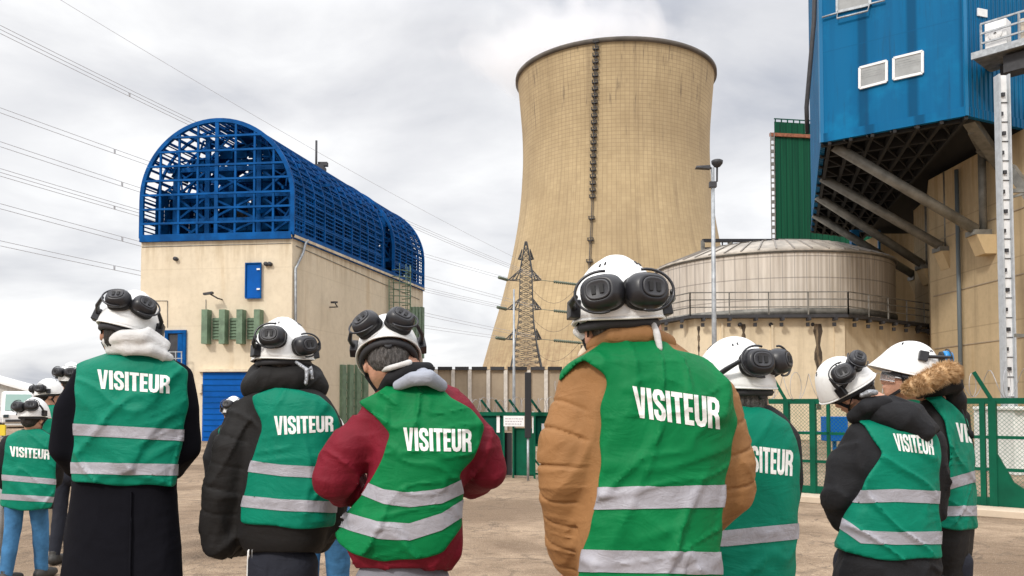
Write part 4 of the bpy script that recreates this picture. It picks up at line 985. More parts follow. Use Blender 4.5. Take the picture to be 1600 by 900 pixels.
# ================================================================== far left: white shed, van, yellow board
q = W(10, 632, 62)
shd = empty('white_shed', (q.x, q.y, 0), 'low shed with a pale sloping roof behind the white van', 'shed'); so = Vector((q.x, q.y, 0))
r0 = W(-60, 577, 62); r1 = W(62, 612, 62)
mb = MB(so); mb.hexa([(r0.x, 62, 0), (r1.x, 62, 0), (r1.x, 64, 0), (r0.x, 64, 0), (r0.x, 62, r0.z - 0.25), (r1.x, 62, r1.z - 0.2), (r1.x, 64, r1.z - 0.2), (r0.x, 64, r0.z - 0.25)]); mb.build('wall', mat('shed_wall', (0.55, 0.55, 0.53), 0.8, var=0.1), shd)
mb = MB(so); mb.hexa([(r0.x, 61.4, r0.z - 0.2), (r1.x + 0.4, 61.4, r1.z - 0.25), (r1.x + 0.4, 64.4, r1.z - 0.25), (r0.x, 64.4, r0.z - 0.2), (r0.x, 61.4, r0.z), (r1.x + 0.4, 61.4, r1.z - 0.05), (r1.x + 0.4, 64.4, r1.z - 0.05), (r0.x, 64.4, r0.z)]); mb.build('roof', M_white, shd)
VY = 54.0; q = W(30, 632, VY)
van = empty('parked_van', (q.x, q.y, 0), 'white van with a greenish windscreen parked at the far left', 'van'); vo = Vector((q.x, q.y, 0))
# side profile, front towards the camera's left; built nose-first towards the camera
ztop = W(22, 611, VY).z
mb = MB(vo); Wd = 0.95
prof = [(-0.0, 0.35), (-0.02, 0.95), (0.55, 1.12), (1.15, ztop - 0.12), (1.5, ztop), (5.2, ztop), (5.3, 0.4), (4.6, 0.3), (0.8, 0.3)]
vs = []
for sx in (-1, 1):
    for yy_, zz_ in prof: vs.append((q.x + sx * Wd * (0.9 if zz_ > 1.2 else 1.0), q.y + yy_, zz_))
m_ = len(prof); mb.add(vs, [tuple(range(m_)), tuple(range(m_, 2 * m_))[::-1]] + [(i, (i + 1) % m_, m_ + (i + 1) % m_, m_ + i) for i in range(m_)]); bd = mb.build('body', M_white, van, bevel=0.08)
mb = MB(vo); mb.add([(q.x - 0.78, q.y + 0.60, 1.17), (q.x + 0.78, q.y + 0.60, 1.17), (q.x + 0.72, q.y + 1.10, ztop - 0.2), (q.x - 0.72, q.y + 1.10, ztop - 0.2), (q.x - 0.78, q.y + 0.50, 1.17), (q.x + 0.78, q.y + 0.50, 1.17), (q.x + 0.72, q.y + 1.02, ztop - 0.2), (q.x - 0.72, q.y + 1.02, ztop - 0.2)], [(3, 2, 1, 0), (4, 5, 6, 7), (0, 1, 5, 4), (1, 2, 6, 5), (2, 3, 7, 6), (3, 0, 4, 7)])
mb.build('windscreen', mat('windscreen_glass', (0.22, 0.36, 0.32), 0.1, spec=0.8), van)
for sx in (-1, 1):
    mb = MB(vo); mb.box((q.x + sx * 0.72, q.y - 0.02, 0.8), (0.3, 0.08, 0.2)); mb.build('headlight', M_glass, van, bevel=0.02)
    mb = MB(vo); mb.box((q.x + sx * 1.08, q.y + 0.75, 1.25), (0.12, 0.1, 0.28)); mb.build('mirror', M_black, van, bevel=0.02)
    for yy_ in (0.95, 4.2):
        mb = MB(vo); mb.lathe([(0.0, -0.1), (0.34, -0.1), (0.36, 0), (0.34, 0.1), (0.0, 0.1)], (q.x + sx * 0.86, q.y + yy_, 0.36), 20, Matrix.Rotation(R(90), 3, 'Y')); mb.build('wheel', M_black, van)
mb = MB(vo); mb.box((q.x, q.y - 0.04, 0.5), (1.5, 0.06, 0.16)); mb.build('bumper', M_dark, van)
van.rotation_euler = (0, 0, R(33))
q = W(6, 672, 8.6)
yb = empty('yellow_board', (q.x, q.y, 0), 'yellow board on a post at the left edge beside the van', 'sign')
mb = MB((q.x, q.y, 0)); mb.tube([(q.x, q.y, 0), (q.x, q.y, q.z)], 0.02, 8); mb.build('post', M_grey, yb)
mb = MB((q.x, q.y, 0)); mb.box((q.x - 0.02, q.y - 0.03, q.z), (0.11, 0.02, 0.11)); mb.build('board', mat('board_yellow', (0.75, 0.55, 0.03), 0.6), yb)
# ================================================================== people: implicit surfaces meshed with surface nets
def sstep(x): return x * x * (3 - 2 * x)
class Noise3:
    def __init__(s, seed, n=32): s.n = n; s.g = np.random.RandomState(seed).rand(n, n, n).astype(np.float32) * 2 - 1
    def __call__(s, P):
        i = np.floor(P).astype(np.int64); f = sstep((P - i).astype(np.float32)); n = s.n; i %= n; j = (i + 1) % n; g = s.g
        x0, y0, z0 = i.T; x1, y1, z1 = j.T; fx, fy, fz = f.T
        a = g[x0, y0, z0] * (1 - fx) + g[x1, y0, z0] * fx; b = g[x0, y1, z0] * (1 - fx) + g[x1, y1, z0] * fx
        c = g[x0, y0, z1] * (1 - fx) + g[x1, y0, z1] * fx; d = g[x0, y1, z1] * (1 - fx) + g[x1, y1, z1] * fx
        return (a * (1 - fy) + b * fy) * (1 - fz) + (c * (1 - fy) + d * fy) * fz
NZ = [Noise3(k) for k in range(4)]
def ridged(P, sc, k, off=0.0): return 1 - np.abs(NZ[k % 4](P * np.array(sc) + off)) * 2.2
def smin(a, b, k): h = np.clip(0.5 + 0.5 * (b - a) / k, 0, 1); return b * (1 - h) + a * h - k * h * (1 - h)
def chain(P, pts, flat=None):
    """distance to a chain of tapered capsules; pts = [(x, y, z, r), ...]; also the running length at the nearest point"""
    best = None; run = None; L = 0.0
    for p, q in zip(pts, pts[1:]):
        a = np.array(p[:3], dtype=np.float32); b = np.array(q[:3], dtype=np.float32); ab = b - a; l2 = float(ab @ ab) + 1e-9; l = math.sqrt(l2)
        t = np.clip(((P - a) @ ab) / l2, 0, 1); D = P - a - t[:, None] * ab
        d = np.sqrt((D * D).sum(1)) - (p[3] + (q[3] - p[3]) * t)
        if best is None: best, run = d, L + t * l
        else: m = d < best; run = np.where(m, L + t * l, run); best = np.minimum(best, d)
        L += l
    return best, run
def ellip(P, c, r, M=None):
    D = P - np.array(c, dtype=np.float32)
    if M is not None: D = D @ np.array(M, dtype=np.float32)       # columns of M are the local axes
    k = np.sqrt((D / np.array(r)) .__pow__(2).sum(1)); return (k - 1) * min(r)
def surface_nets(Fv, lo, h):
    S = Fv < 0; nx, ny, nz = Fv.shape
    c = [S[i:nx - 1 + i, j:ny - 1 + j, k:nz - 1 + k] for i in (0, 1) for j in (0, 1) for k in (0, 1)]
    s = np.zeros(c[0].shape, np.int8)
    for q in c: s += q
    act = np.argwhere((s > 0) & (s < 8)); idx = -np.ones(s.shape, np.int32); idx[act[:, 0], act[:, 1], act[:, 2]] = np.arange(len(act))
    co = [(i, j, k) for i in (0, 1) for j in (0, 1) for k in (0, 1)]
    vals = np.stack([Fv[act[:, 0] + i, act[:, 1] + j, act[:, 2] + k] for i, j, k in co], 1)
    acc = np.zeros((len(act), 3)); cnt = np.zeros(len(act))
    for a in range(8):
        for b in range(a + 1, 8):
            ca, cb_ = np.array(co[a]), np.array(co[b])
            if np.abs(ca - cb_).sum() != 1: continue
            va, vb = vals[:, a], vals[:, b]; m = (va < 0) != (vb < 0); t = np.where(m, va / np.where(m, va - vb, 1), 0)
            acc += (ca + (cb_ - ca) * t[:, None]) * m[:, None]; cnt += m
    V = np.array(lo) + (act + acc / cnt[:, None]) * h
    quads = []
    for ax in range(3):
        sl0 = [slice(None)] * 3; sl1 = [slice(None)] * 3; sl0[ax] = slice(0, -1); sl1[ax] = slice(1, None)
        e_ = S[tuple(sl0)] != S[tuple(sl1)]; u, v = [(1, 2), (2, 0), (0, 1)][ax]
        E = np.argwhere(e_); E = E[(E[:, u] > 0) & (E[:, v] > 0) & (E[:, u] < Fv.shape[u] - 1) & (E[:, v] < Fv.shape[v] - 1)]
        if not len(E): continue
        du = np.zeros(3, int); du[u] = 1; dv = np.zeros(3, int); dv[v] = 1
        g_ = lambda Q: idx[Q[:, 0], Q[:, 1], Q[:, 2]]
        q = np.stack([g_(E - du - dv), g_(E - dv), g_(E), g_(E - du)], 1); ins = S[E[:, 0], E[:, 1], E[:, 2]]
        quads.append(np.where(ins[:, None], q, q[:, ::-1]))
    Q = np.concatenate(quads); return V, Q[(Q >= 0).all(1)]
def sdf_mesh(fn, lo, hi, h, pad=0.03):
    lo = np.array(lo, float) - 2 * h; hi = np.array(hi, float) + 2 * h; k = 4
    nb = np.ceil((hi - lo) / (h * k)).astype(int) + 1
    ax = [lo[i] + (np.arange(nb[i]) + 0.5) * h * k - 0.5 * h for i in range(3)]
    Gc = np.stack(np.meshgrid(*ax, indexing='ij'), -1).reshape(-1, 3).astype(np.float32)
    dc = fn(Gc).reshape(nb); near = np.abs(dc) < (k * h * 1.2 + pad)
    Fv = np.repeat(np.repeat(np.repeat(np.where(dc < 0, -1.0, 1.0).astype(np.float32), k, 0), k, 1), k, 2)
    B = np.argwhere(near); sub = np.stack(np.meshgrid(*[np.arange(k)] * 3, indexing='ij'), -1).reshape(-1, 3)
    I = (B[:, None, :] * k + sub[None]).reshape(-1, 3); P = (lo + I * h).astype(np.float32)
    vals = np.empty(len(P), np.float32)
    for s_ in range(0, len(P), 400000): vals[s_:s_ + 400000] = fn(P[s_:s_ + 400000])
    Fv[I[:, 0], I[:, 1], I[:, 2]] = vals
    return surface_nets(Fv, lo, h)
def bounds(ch):
    p = np.array([q[:3] for c in ch for q in c]); r = max(q[3] for c in ch for q in c); return p.min(0) - r - 0.03, p.max(0) + r + 0.03
def poly_sd(px, py, poly):                    # signed pixel distance to a polygon, negative inside
    n = len(poly); d = np.full(px.shape, 1e9, np.float32); ins = np.zeros(px.shape, bool)
    for i in range(n):
        ax_, ay_ = poly[i]; bx_, by_ = poly[(i + 1) % n]; ex, ey = bx_ - ax_, by_ - ay_
        t = np.clip(((px - ax_) * ex + (py - ay_) * ey) / (ex * ex + ey * ey + 1e-9), 0, 1)
        d = np.minimum(d, np.hypot(px - ax_ - t * ex, py - ay_ - t * ey))
        c = (ay_ > py) != (by_ > py); x = ax_ + (py - ay_) * ex / (ey if abs(ey) > 1e-9 else 1e-9); ins ^= c & (px < x)
    return np.where(ins, -d, d)
def smooth_poly(p, n=2):
    for _ in range(n):
        q = []
        for i in range(len(p)):
            a, b = p[i], p[(i + 1) % len(p)]; t = min(.22, 3.5 / (math.hypot(a[0] - b[0], a[1] - b[1]) + 1e-6)); q += [(a[0] * (1 - t) + b[0] * t, a[1] * (1 - t) + b[1] * t), (a[0] * t + b[0] * (1 - t), a[1] * t + b[1] * (1 - t))]
        p = q
    return p

# ---- cloth, skin, plastic
def cloth(name, col, rough=0.85, wr=14, strength=0.5, weave=900, sheen=0.0, spec=0.25, var=0.12, dist=0.012):
    if name in MATS: return MATS[name]
    n = NT(name, rough); n.b.inputs['Specular IOR Level'].default_value = spec
    if sheen: n.b.inputs['Sheen Weight'].default_value = sheen
    w1 = n.noise(wr, n.mapv((1, 1, 0.45)), detail=4, rough=0.55, dist=0.8); w2 = n.noise(wr * 2.3, n.mapv((0.5, 1, 1.2)), detail=3, dist=1.0); wv = n.noise(weave, detail=2)
    c = n.mix(n.ramp(n.noise(6, detail=5), [(0.35, 0.0), (0.65, 1.0)]), tuple(k * (1 - var) for k in col), tuple(min(1, k * (1 + var)) for k in col))
    n.color(c); h = n.math('ADD', n.math('MULTIPLY', w1, 1.0), n.math('ADD', n.math('MULTIPLY', w2, 0.45), n.math('MULTIPLY', wv, 0.035)))
    n.bump(h, strength, dist); MATS[name] = n.m; return n.m
M_vest = cloth('vest_green', (0.0005, 0.185, 0.112), 0.55, 5, 0.6, 700, spec=0.15, var=0.08, dist=0.02)
M_vest2 = cloth('vest_bright_green', (0.0005, 0.165, 0.048), 0.55, 5, 0.6, 700, spec=0.15, var=0.08, dist=0.02)
M_blackc = cloth('black_cloth', (0.010, 0.010, 0.012), 0.8, 9, 0.7, spec=0.3)
M_puff = cloth('black_puffer', (0.012, 0.011, 0.011), 0.7, 8, 0.6, spec=0.25)
M_wool = cloth('black_wool', (0.006, 0.006, 0.009), 0.95, 4, 0.4, 300, spec=0.1)
M_maroon = cloth('maroon_cloth', (0.17, 0.006, 0.018), 0.7, 9, 0.8, spec=0.25)
M_brown = cloth('brown_quilt', (0.31, 0.155, 0.062), 0.65, 9, 0.7, spec=0.2)
M_greyc = cloth('grey_jersey', (0.34, 0.36, 0.42), 0.9, 9, 0.7)
M_white_c = cloth('white_jersey', (0.62, 0.61, 0.60), 0.9, 9, 0.8)
M_jean = cloth('blue_denim', (0.045, 0.15, 0.30), 0.85, 9, 0.8, var=0.3)
M_gtrous = cloth('grey_trousers', (0.20, 0.20, 0.23), 0.85, 9, 0.7)
M_dtrous = cloth('dark_trousers', (0.018, 0.020, 0.03), 0.8, 9, 0.6)
M_tan = cloth('khaki_cloth', (0.26, 0.20, 0.14), 0.85, 9, 0.6)
M_refl = cloth('reflective_tape', (0.33, 0.32, 0.355), 0.45, 10, 0.8, 1200, spec=0.5, var=0.10, dist=0.012)
M_print = cloth('white_print', (0.80, 0.80, 0.78), 0.6, 10, 0.5, var=0.04)
M_skin = mat('skin', (0.52, 0.27, 0.18), 0.55, var=0.12, scale=18, bump=0.15, bscale=120)
M_hair = mat('dark_hair', (0.02, 0.014, 0.010), 0.6, var=0.4, scale=30, bump=1.0, bscale=90, stretch=(3, 3, 0.4))
M_hairg = mat('grey_hair', (0.10, 0.09, 0.085), 0.6, var=0.5, scale=40, bump=1.0, bscale=90, stretch=(3, 3, 0.4))
M_helm = mat('helmet_white_plastic', (0.74, 0.73, 0.71), 0.36, col2=(0.84, 0.84, 0.83), scale=14, spec=0.5, lo=0.30, hi=0.46, bump=0.03, bscale=40)
M_helmin = mat('helmet_lining', (0.03, 0.03, 0.035), 0.7)
M_cup = mat('earmuff_black_plastic', (0.018, 0.018, 0.022), 0.38, var=0.15, scale=60, spec=0.5)
M_cup2 = mat('earmuff_plate', (0.035, 0.035, 0.04), 0.45, spec=0.5)
M_cushion = mat('earmuff_cushion', (0.012, 0.012, 0.013), 0.7)
M_earblue = mat('earmuff_blue_shell', (0.01, 0.22, 0.55), 0.35)
M_wiref = mat('earmuff_wire', (0.05, 0.05, 0.055), 0.3, metal=0.6)
M_clear = bpy.data.materials.new('clear_lens'); M_clear.use_nodes = True
b_ = M_clear.node_tree.nodes['Principled BSDF']; b_.inputs['Transmission Weight'].default_value = 0.9; b_.inputs['Roughness'].default_value = 0.05; b_.inputs['IOR'].default_value = 1.1; b_.inputs['Base Color'].default_value = (0.85, 0.88, 0.9, 1)
M_shoe = mat('shoe_dark', (0.03, 0.028, 0.026), 0.6)
M_fur = mat('fur_tan', (0.42, 0.24, 0.10), 0.8, col2=(0.66, 0.46, 0.26), scale=60)
M_silver = mat('silver_band', (0.30, 0.31, 0.33), 0.4, metal=0.5, bump=0.6, bscale=60)

# ---- lettering: bold condensed capitals as quads in a unit-high box
def stroke(pts, hw=0.085):
    q = []; n = len(pts); L_, R_ = [], []
    for i in range(n):
        p = Vector(pts[i]); d0 = (p - Vector(pts[i - 1])).normalized() if i else None; d1 = (Vector(pts[i + 1]) - p).normalized() if i < n - 1 else None
        d = ((d0 or d1) + (d1 or d0)).normalized(); nn = Vector((-d.y, d.x)); k = hw / max(0.6, nn.dot(Vector((-(d1 or d0).y, (d1 or d0).x))))
        L_.append(p + nn * k); R_.append(p - nn * k)
    return [(R_[i], R_[i + 1], L_[i + 1], L_[i]) for i in range(n - 1)]
def rect(x0, y0, x1, y1): return [(Vector((x0, y0)), Vector((x1, y0)), Vector((x1, y1)), Vector((x0, y1)))]
def qd(*p): return [tuple(Vector(q) for q in p)]
GLY = {
 'V': (0.52, [qd((0, 1), (.16, 0), (.26, .30), (.18, 1)), qd((.34, 1), (.26, .30), (.36, 0), (.52, 1)), qd((.16, 0), (.36, 0), (.26, .30), (.26, .30))]),
 'I': (0.19, [rect(0, 0, .19, 1)]),
 'S': (0.50, [stroke([(.41, .66), (.41, .79), (.35, .90), (.25, .92), (.15, .90), (.09, .79), (.10, .66), (.18, .56), (.32, .45), (.40, .34), (.41, .21), (.35, .10), (.25, .08), (.15, .10), (.09, .21), (.09, .34)], 0.088)]),
 'T': (0.46, [rect(0, .84, .46, 1), rect(.135, 0, .325, .84)]),
 'E': (0.39, [rect(0, 0, .185, 1), rect(.185, .84, .39, 1), rect(.185, .42, .36, .57), rect(.185, 0, .39, .16)]),
 'U': (0.50, [stroke([(.09, 1), (.09, .22), (.15, .11), (.25, .08), (.35, .11), (.41, .22), (.41, 1)], 0.09)]),
 'R': (0.50, [rect(0, 0, .18, 1), stroke([(.18, .92), (.30, .915), (.39, .85), (.41, .74), (.39, .60), (.32, .51), (.18, .50)], 0.083), stroke([(.33, .47), (.40, .36), (.41, 0)], 0.088)])}
def lettering(name, bvh, org, quad, parent, word='VISITEUR', gap=0.045, flip=None):
    W_ = sum(GLY[c][0] for c in word) + gap * (len(word) - 1); x = 0; V = []; Fq = []; piece = 0
    (ax_, ay_), (bx_, by_), (cx_, cy_), (dx_, dy_) = quad
    hpx = math.hypot(ax_ - dx_, ay_ - dy_); step = max(0.03, 2.2 / hpx)
    for ch in word:
        w_, strokes = GLY[ch]
        for st_ in strokes:
            piece += 1
            for q in st_:
                nu = max(1, int(math.ceil(max((q[1] - q[0]).length, (q[2] - q[3]).length) / step))); nv = max(1, int(math.ceil(max((q[3] - q[0]).length, (q[2] - q[1]).length) / step)))
                idx = {}
                for i in range(nu + 1):
                    for j in range(nv + 1):
                        p = q[0].lerp(q[1], i / nu).lerp(q[3].lerp(q[2], i / nu), j / nv); u = (x + p.x) / W_; v = 1 - p.y
                        X = (ax_ * (1 - u) + bx_ * u) * (1 - v) + (dx_ * (1 - u) + cx_ * u) * v; Y = (ay_ * (1 - u) + by_ * u) * (1 - v) + (dy_ * (1 - u) + cy_ * u) * v
                        d = ray(X, Y).normalized(); hit = bvh.ray_cast(Vector((0, 0, CAMH)), d)
                        if hit[0] is None: continue
                        off = 0.0010 + 0.00012 * (piece % 5)
                        idx[i, j] = len(V); V.append(hit[0] - d * off * 1.4)
                for i in range(nu):
                    for j in range(nv):
                        k = [(i, j), (i + 1, j), (i + 1, j + 1), (i, j + 1)]
                        if all(a in idx for a in k):
                            f = [idx[a] for a in k]
                            if max((V[f[0]] - V[f[2]]).length, (V[f[1]] - V[f[3]]).length) < 0.05: Fq.append(f)
        x += w_ + gap
    if not Fq: return None
    me = bpy.data.meshes.new(name); me.from_pydata([tuple(v - org) for v in V], [], Fq); me.polygons.foreach_set('use_smooth', [True] * len(Fq)); me.materials.append(M_print)
    bm = bmesh.new(); bm.from_mesh(me); bmesh.ops.remove_doubles(bm, verts=bm.verts, dist=1e-6); bm.to_mesh(me); bm.free()
    return link(name, me, parent)
def band(name, me_v, me_q, org, curve, hw_px, parent, m, inflate_=0.0030, side=1):
    """the part of the vest between two curves across the picture, set proud of it"""
    V = np.asarray(me_v, np.float64); px, py, d = proj(V); cx_ = np.array([c[0] for c in curve]); cy_ = np.array([c[1] for c in curve])
    base_ = np.interp(px, cx_, cy_)
    sel = np.abs(py - base_) < hw_px + 14 * hw_px / 8; keep = sel[me_q].all(1); Q = me_q[keep]
    if not len(Q): return None
    used = np.unique(Q); mp_ = -np.ones(len(V), int); mp_[used] = np.arange(len(used))
    me = bpy.data.meshes.new(name); me.from_pydata([(float(px[i]) / 1000, float(py[i] - base_[i]) / 1000, float(V[i, 1])) for i in used], [], mp_[Q].tolist())
    bm = bmesh.new(); bm.from_mesh(me); h = hw_px / 1000
    for s_ in (1, -1):
        geom = bm.verts[:] + bm.edges[:] + bm.faces[:]; bmesh.ops.bisect_plane(bm, geom=geom, dist=1e-7, plane_co=(0, s_ * h, 0), plane_no=(0, s_, 0), clear_outer=True)
    for v in bm.verts:
        X = v.co.x * 1000; Y = v.co.y * 1000 + float(np.interp(X, cx_, cy_)); v.co = W(X, Y, v.co.z) - org
    bm.normal_update()
    for v in bm.verts: v.co = v.co + v.normal * inflate_
    # normals must point away from the trunk
    c0 = Vector((0, 0, 0))
    bm.to_mesh(me); bm.free(); me.polygons.foreach_set('use_smooth', [True] * len(me.polygons)); me.materials.append(m)
    return link(name, me, parent)

# ---- helmets
def helm_M(yaw, pitch, roll):                 # yaw: turn to the left; pitch: nose down; roll: lean to the right
    return (Matrix.Rotation(R(yaw), 3, 'Z') @ Matrix.Rotation(-R(pitch), 3, 'X') @ Matrix.Rotation(R(roll), 3, 'Y'))
def helmet_shape(th, ph, brim=0.035, scale=1.0, inner=0.0):
    """th around (0 = front), ph from rim (0) to crown (1)"""
    el_ = ph * math.pi / 2; a, b, c = 0.112 - inner, 0.138 - inner, 0.142 - inner
    e_ = 0.82
    cr, sr = math.cos(el_) ** e_, math.sin(el_) ** 0.95
    x = a * cr * math.sin(th); y = b * cr * math.cos(th); z = c * sr
    k = (1 - ph) ** 4
    y += brim * k * max(0, math.cos(th)) ** 2; x *= 1 + 0.03 * k; y *= 1 + 0.02 * k
    z -= (0.022 + 0.018 * max(0, -math.cos(th)) ** 1.5) * (1 - ph) ** 1.2 - 0.012 * max(0, math.cos(th)) ** 2 * (1 - ph) ** 2
    # raised centre ridge
    if ph > 0.25: z += 0.006 * math.exp(-(x / 0.032) ** 4) * min(1, (ph - 0.25) * 4) * (0 if inner else 1)
    return Vector((x, y, z)) * scale
def build_helmet(par, org, Hc, M, muffs, detail, brim=0.035, cupmat=None, straps=True, back_band=True, s=1.0):
    def T(p): return Hc + M @ (Vector(p) * s)
    na, nb_ = (64, 22) if detail else (28, 10); V = []; Fq = []
    for inner in (0.0, 0.006):
        base_ = len(V)
        for j in range(nb_ + 1):
            for i in range(na): V.append(T(helmet_shape(2 * math.pi * i / na, (j / nb_) * 0.995, brim, 1, inner)))
        for j in range(nb_):
            for i in range(na):
                k = [base_ + j * na + i, base_ + j * na + (i + 1) % na, base_ + (j + 1) * na + (i + 1) % na, base_ + (j + 1) * na + i]; Fq.append(k if not inner else k[::-1])
        Fq.append([base_ + nb_ * na + i for i in range(na)])
    o2 = (nb_ + 1) * na
    for i in range(na): Fq.append([i, o2 + i, o2 + (i + 1) % na, (i + 1) % na])
    mb = MB(org); mb.add(V, Fq, True); hel = mb.build('helmet', M_helm, par)
    if detail:
        mb = MB(org)                            # vent slots and a rear strip
        for sx in (-1, 1):
            for (t_, p_) in ((0.62, 0.62), (0.50, 0.66), (2.3, 0.60), (2.5, 0.62)):
                p = helmet_shape(sx * t_, p_, brim); q = helmet_shape(sx * t_, p_ + 0.05, brim); mb.tube([T(p * 1.004), T(q * 1.004)], 0.0028, 6)
        mb.build('vent', M_helmin, hel)
        mb = MB(org); rim = [T(helmet_shape(2 * math.pi * i / na, 0.0, brim) + Vector((0, 0, -0.001))) for i in range(na + 1)]; mb.tube(rim, 0.0035, 6, False); mb.build('rim_edge', M_helm, hel)
    # lining and rear adjustment band
    mb = MB(org)
    for (z, r0, ph0, ph1, w_) in ((-0.030, 1.0, 0, 2 * math.pi, 0.013),):
        pts = [T((0.094 * math.sin(t), 0.112 * math.cos(t) - 0.004, z - 0.018 * (1 - math.cos(t)) / 2)) for t in [2 * math.pi * k / 28 for k in range(29)]]
        mb.tube(pts, w_ * s, 6, False)
    if back_band: mb.tube([T((0.07 * math.sin(t), -0.100 * math.cos(t), -0.055)) for t in [(-1.2 + 2.4 * k / 10) for k in range(11)]], 0.008 * s, 8); mb.lathe([(0.0, 0), (0.015 * s, 0), (0.015 * s, 0.008 * s), (0.012 * s, 0.011 * s), (0, 0.011 * s)], T((0, -0.106, -0.056)), 16, M @ Matrix.Rotation(R(90), 3, 'X'))
    mb.build('headband', M_helmin, hel)
    if straps:
        for sx in (-1, 1):
            mb = MB(org)
            e_ = (sx * 0.083, 0.02, -0.085)
            for a in ((sx * 0.094, 0.055, -0.02), (sx * 0.090, -0.055, -0.035)): mb.beam(T(a), T(e_), 0.004, 0.014)
            mb.beam(T(e_), T((sx * 0.03, 0.075, -0.150)), 0.004, 0.014); mb.build('chin_strap', M_blackc, hel)
    for mf in muffs: earmuff(hel, org, T, M, s, **mf)
    return hel
def earmuff(par, org, T, M, s, az, up=0.05, size=1.0, tilt=0.0, armaz=None, piv=0.10, plate=True, out=0.03, cupmat=None, el=10, lift=0.0):
    """az: bearing of the cup around the helmet, degrees from the nose, + to the wearer's right"""
    a = R(az); el_ = R(el)
    n_ = Vector((math.sin(a) * math.cos(el_), math.cos(a) * math.cos(el_), math.sin(el_)))
    # a point of the helmet shell in that direction at height up
    ph = min(0.95, max(0.02, math.asin(min(1, max(0, (up + 0.01) / 0.142))) / (math.pi / 2))); p = helmet_shape(a, ph, 0.0); c = p + n_ * out + Vector((0, 0, lift))
    ux = Vector((n_.y, -n_.x, 0)).normalized(); uz = ux.cross(n_)
    if uz.z < 0: uz = -uz; ux = -ux
    ct, st_ = math.cos(R(tilt)), math.sin(R(tilt)); ux, uz = ux * ct + uz * st_, uz * ct - ux * st_
    def Q(x, y, z): return T(c + ux * x + uz * y + n_ * z)
    def ring(rx, ry, z, n=28, e_=2.6):
        r_ = []
        for k in range(n):
            t = 2 * math.pi * k / n; c_, s_ = math.cos(t), math.sin(t); r_.append(Q(size * rx * math.copysign(abs(c_) ** (2 / e_), c_), size * ry * math.copysign(abs(s_) ** (2 / e_), s_), size * z))
        return r_
    def loft(rings, closed=True):
        mb = MB(org); n = len(rings[0]); V = [v for r_ in rings for v in r_]; F_ = []
        for i in range(len(rings) - 1):
            for k in range(n): F_.append([i * n + k, i * n + (k + 1) % n, (i + 1) * n + (k + 1) % n, (i + 1) * n + k])
        F_.append(list(range(n))[::-1]); F_.append([(len(rings) - 1) * n + k for k in range(n)]); mb.add(V, F_, True); return mb
    cup = loft([ring(.046, .038, -.008), ring(.051, .0415, 0.0), ring(.0515, .042, .010), ring(.047, .038, .026), ring(.039, .031, .037), ring(.033, .026, .041), ring(.031, .0245, .040)]).build('earmuff_cup', cupmat or M_cup, par)
    loft([ring(.044, .035, -.024), ring(.050, .041, -.020), ring(.050, .041, -.010), ring(.044, .035, -.006)]).build('cushion', M_cushion, par)
    if plate:
        loft([ring(.029, .023, .040), ring(.029, .023, .0425), ring(.026, .020, .044), ring(.024, .018, .0425)]).build('cup_plate', M_cup2, par)
        mb = MB(org)
        for k in (-0.0095, 0.0095): mb.beam(Q(k * size, -0.010 * size, 0.044 * size), Q(k * size, 0.010 * size, 0.044 * size), 0.010 * size, 0.003 * size, up=tuple(M @ n_))
        mb.build('cup_marking', M_cushion, par)
    mb = MB(org); aside = 1 if math.sin(a) > 0 else -1           # wire yoke reaching round the cup from the side pivot
    sgn = 1.0 if (ux.dot(Vector((aside, 0, 0))) > 0) else -1.0
    pts = []
    for k in range(19):
        t = math.pi * (-0.58 + 1.16 * k / 18); pts.append(Q(sgn * size * .060 * math.cos(t) + sgn * 0.0, size * .049 * math.sin(t), size * (0.016 + 0.010 * math.cos(t))))
    mb.tube(pts, 0.0036 * s, 6)
    for k in (0, -1): pass
    tip = c + ux * sgn * size * .060 + n_ * 0.02 * size
    side = helmet_shape(R(100) * aside, piv, 0.0); sidep = side * 1.06
    mb2 = MB(org); mid = (tip + sidep) / 2; mid = mid + Vector((mid.x, mid.y, 0)).normalized() * 0.012
    mb2.tube([T(tip), T(mid), T(sidep)], [0.007 * s, 0.009 * s, 0.009 * s], 8)
    mb2.box(T(sidep * 1.02), (0.028 * s, 0.042 * s, 0.048 * s), M @ Matrix.Rotation(-R(6) * aside, 3, 'Y')); mb2.build('earmuff_arm', M_cup, par, bevel=0.004)
    mb.build('yoke', M_wiref, par)
    return cup
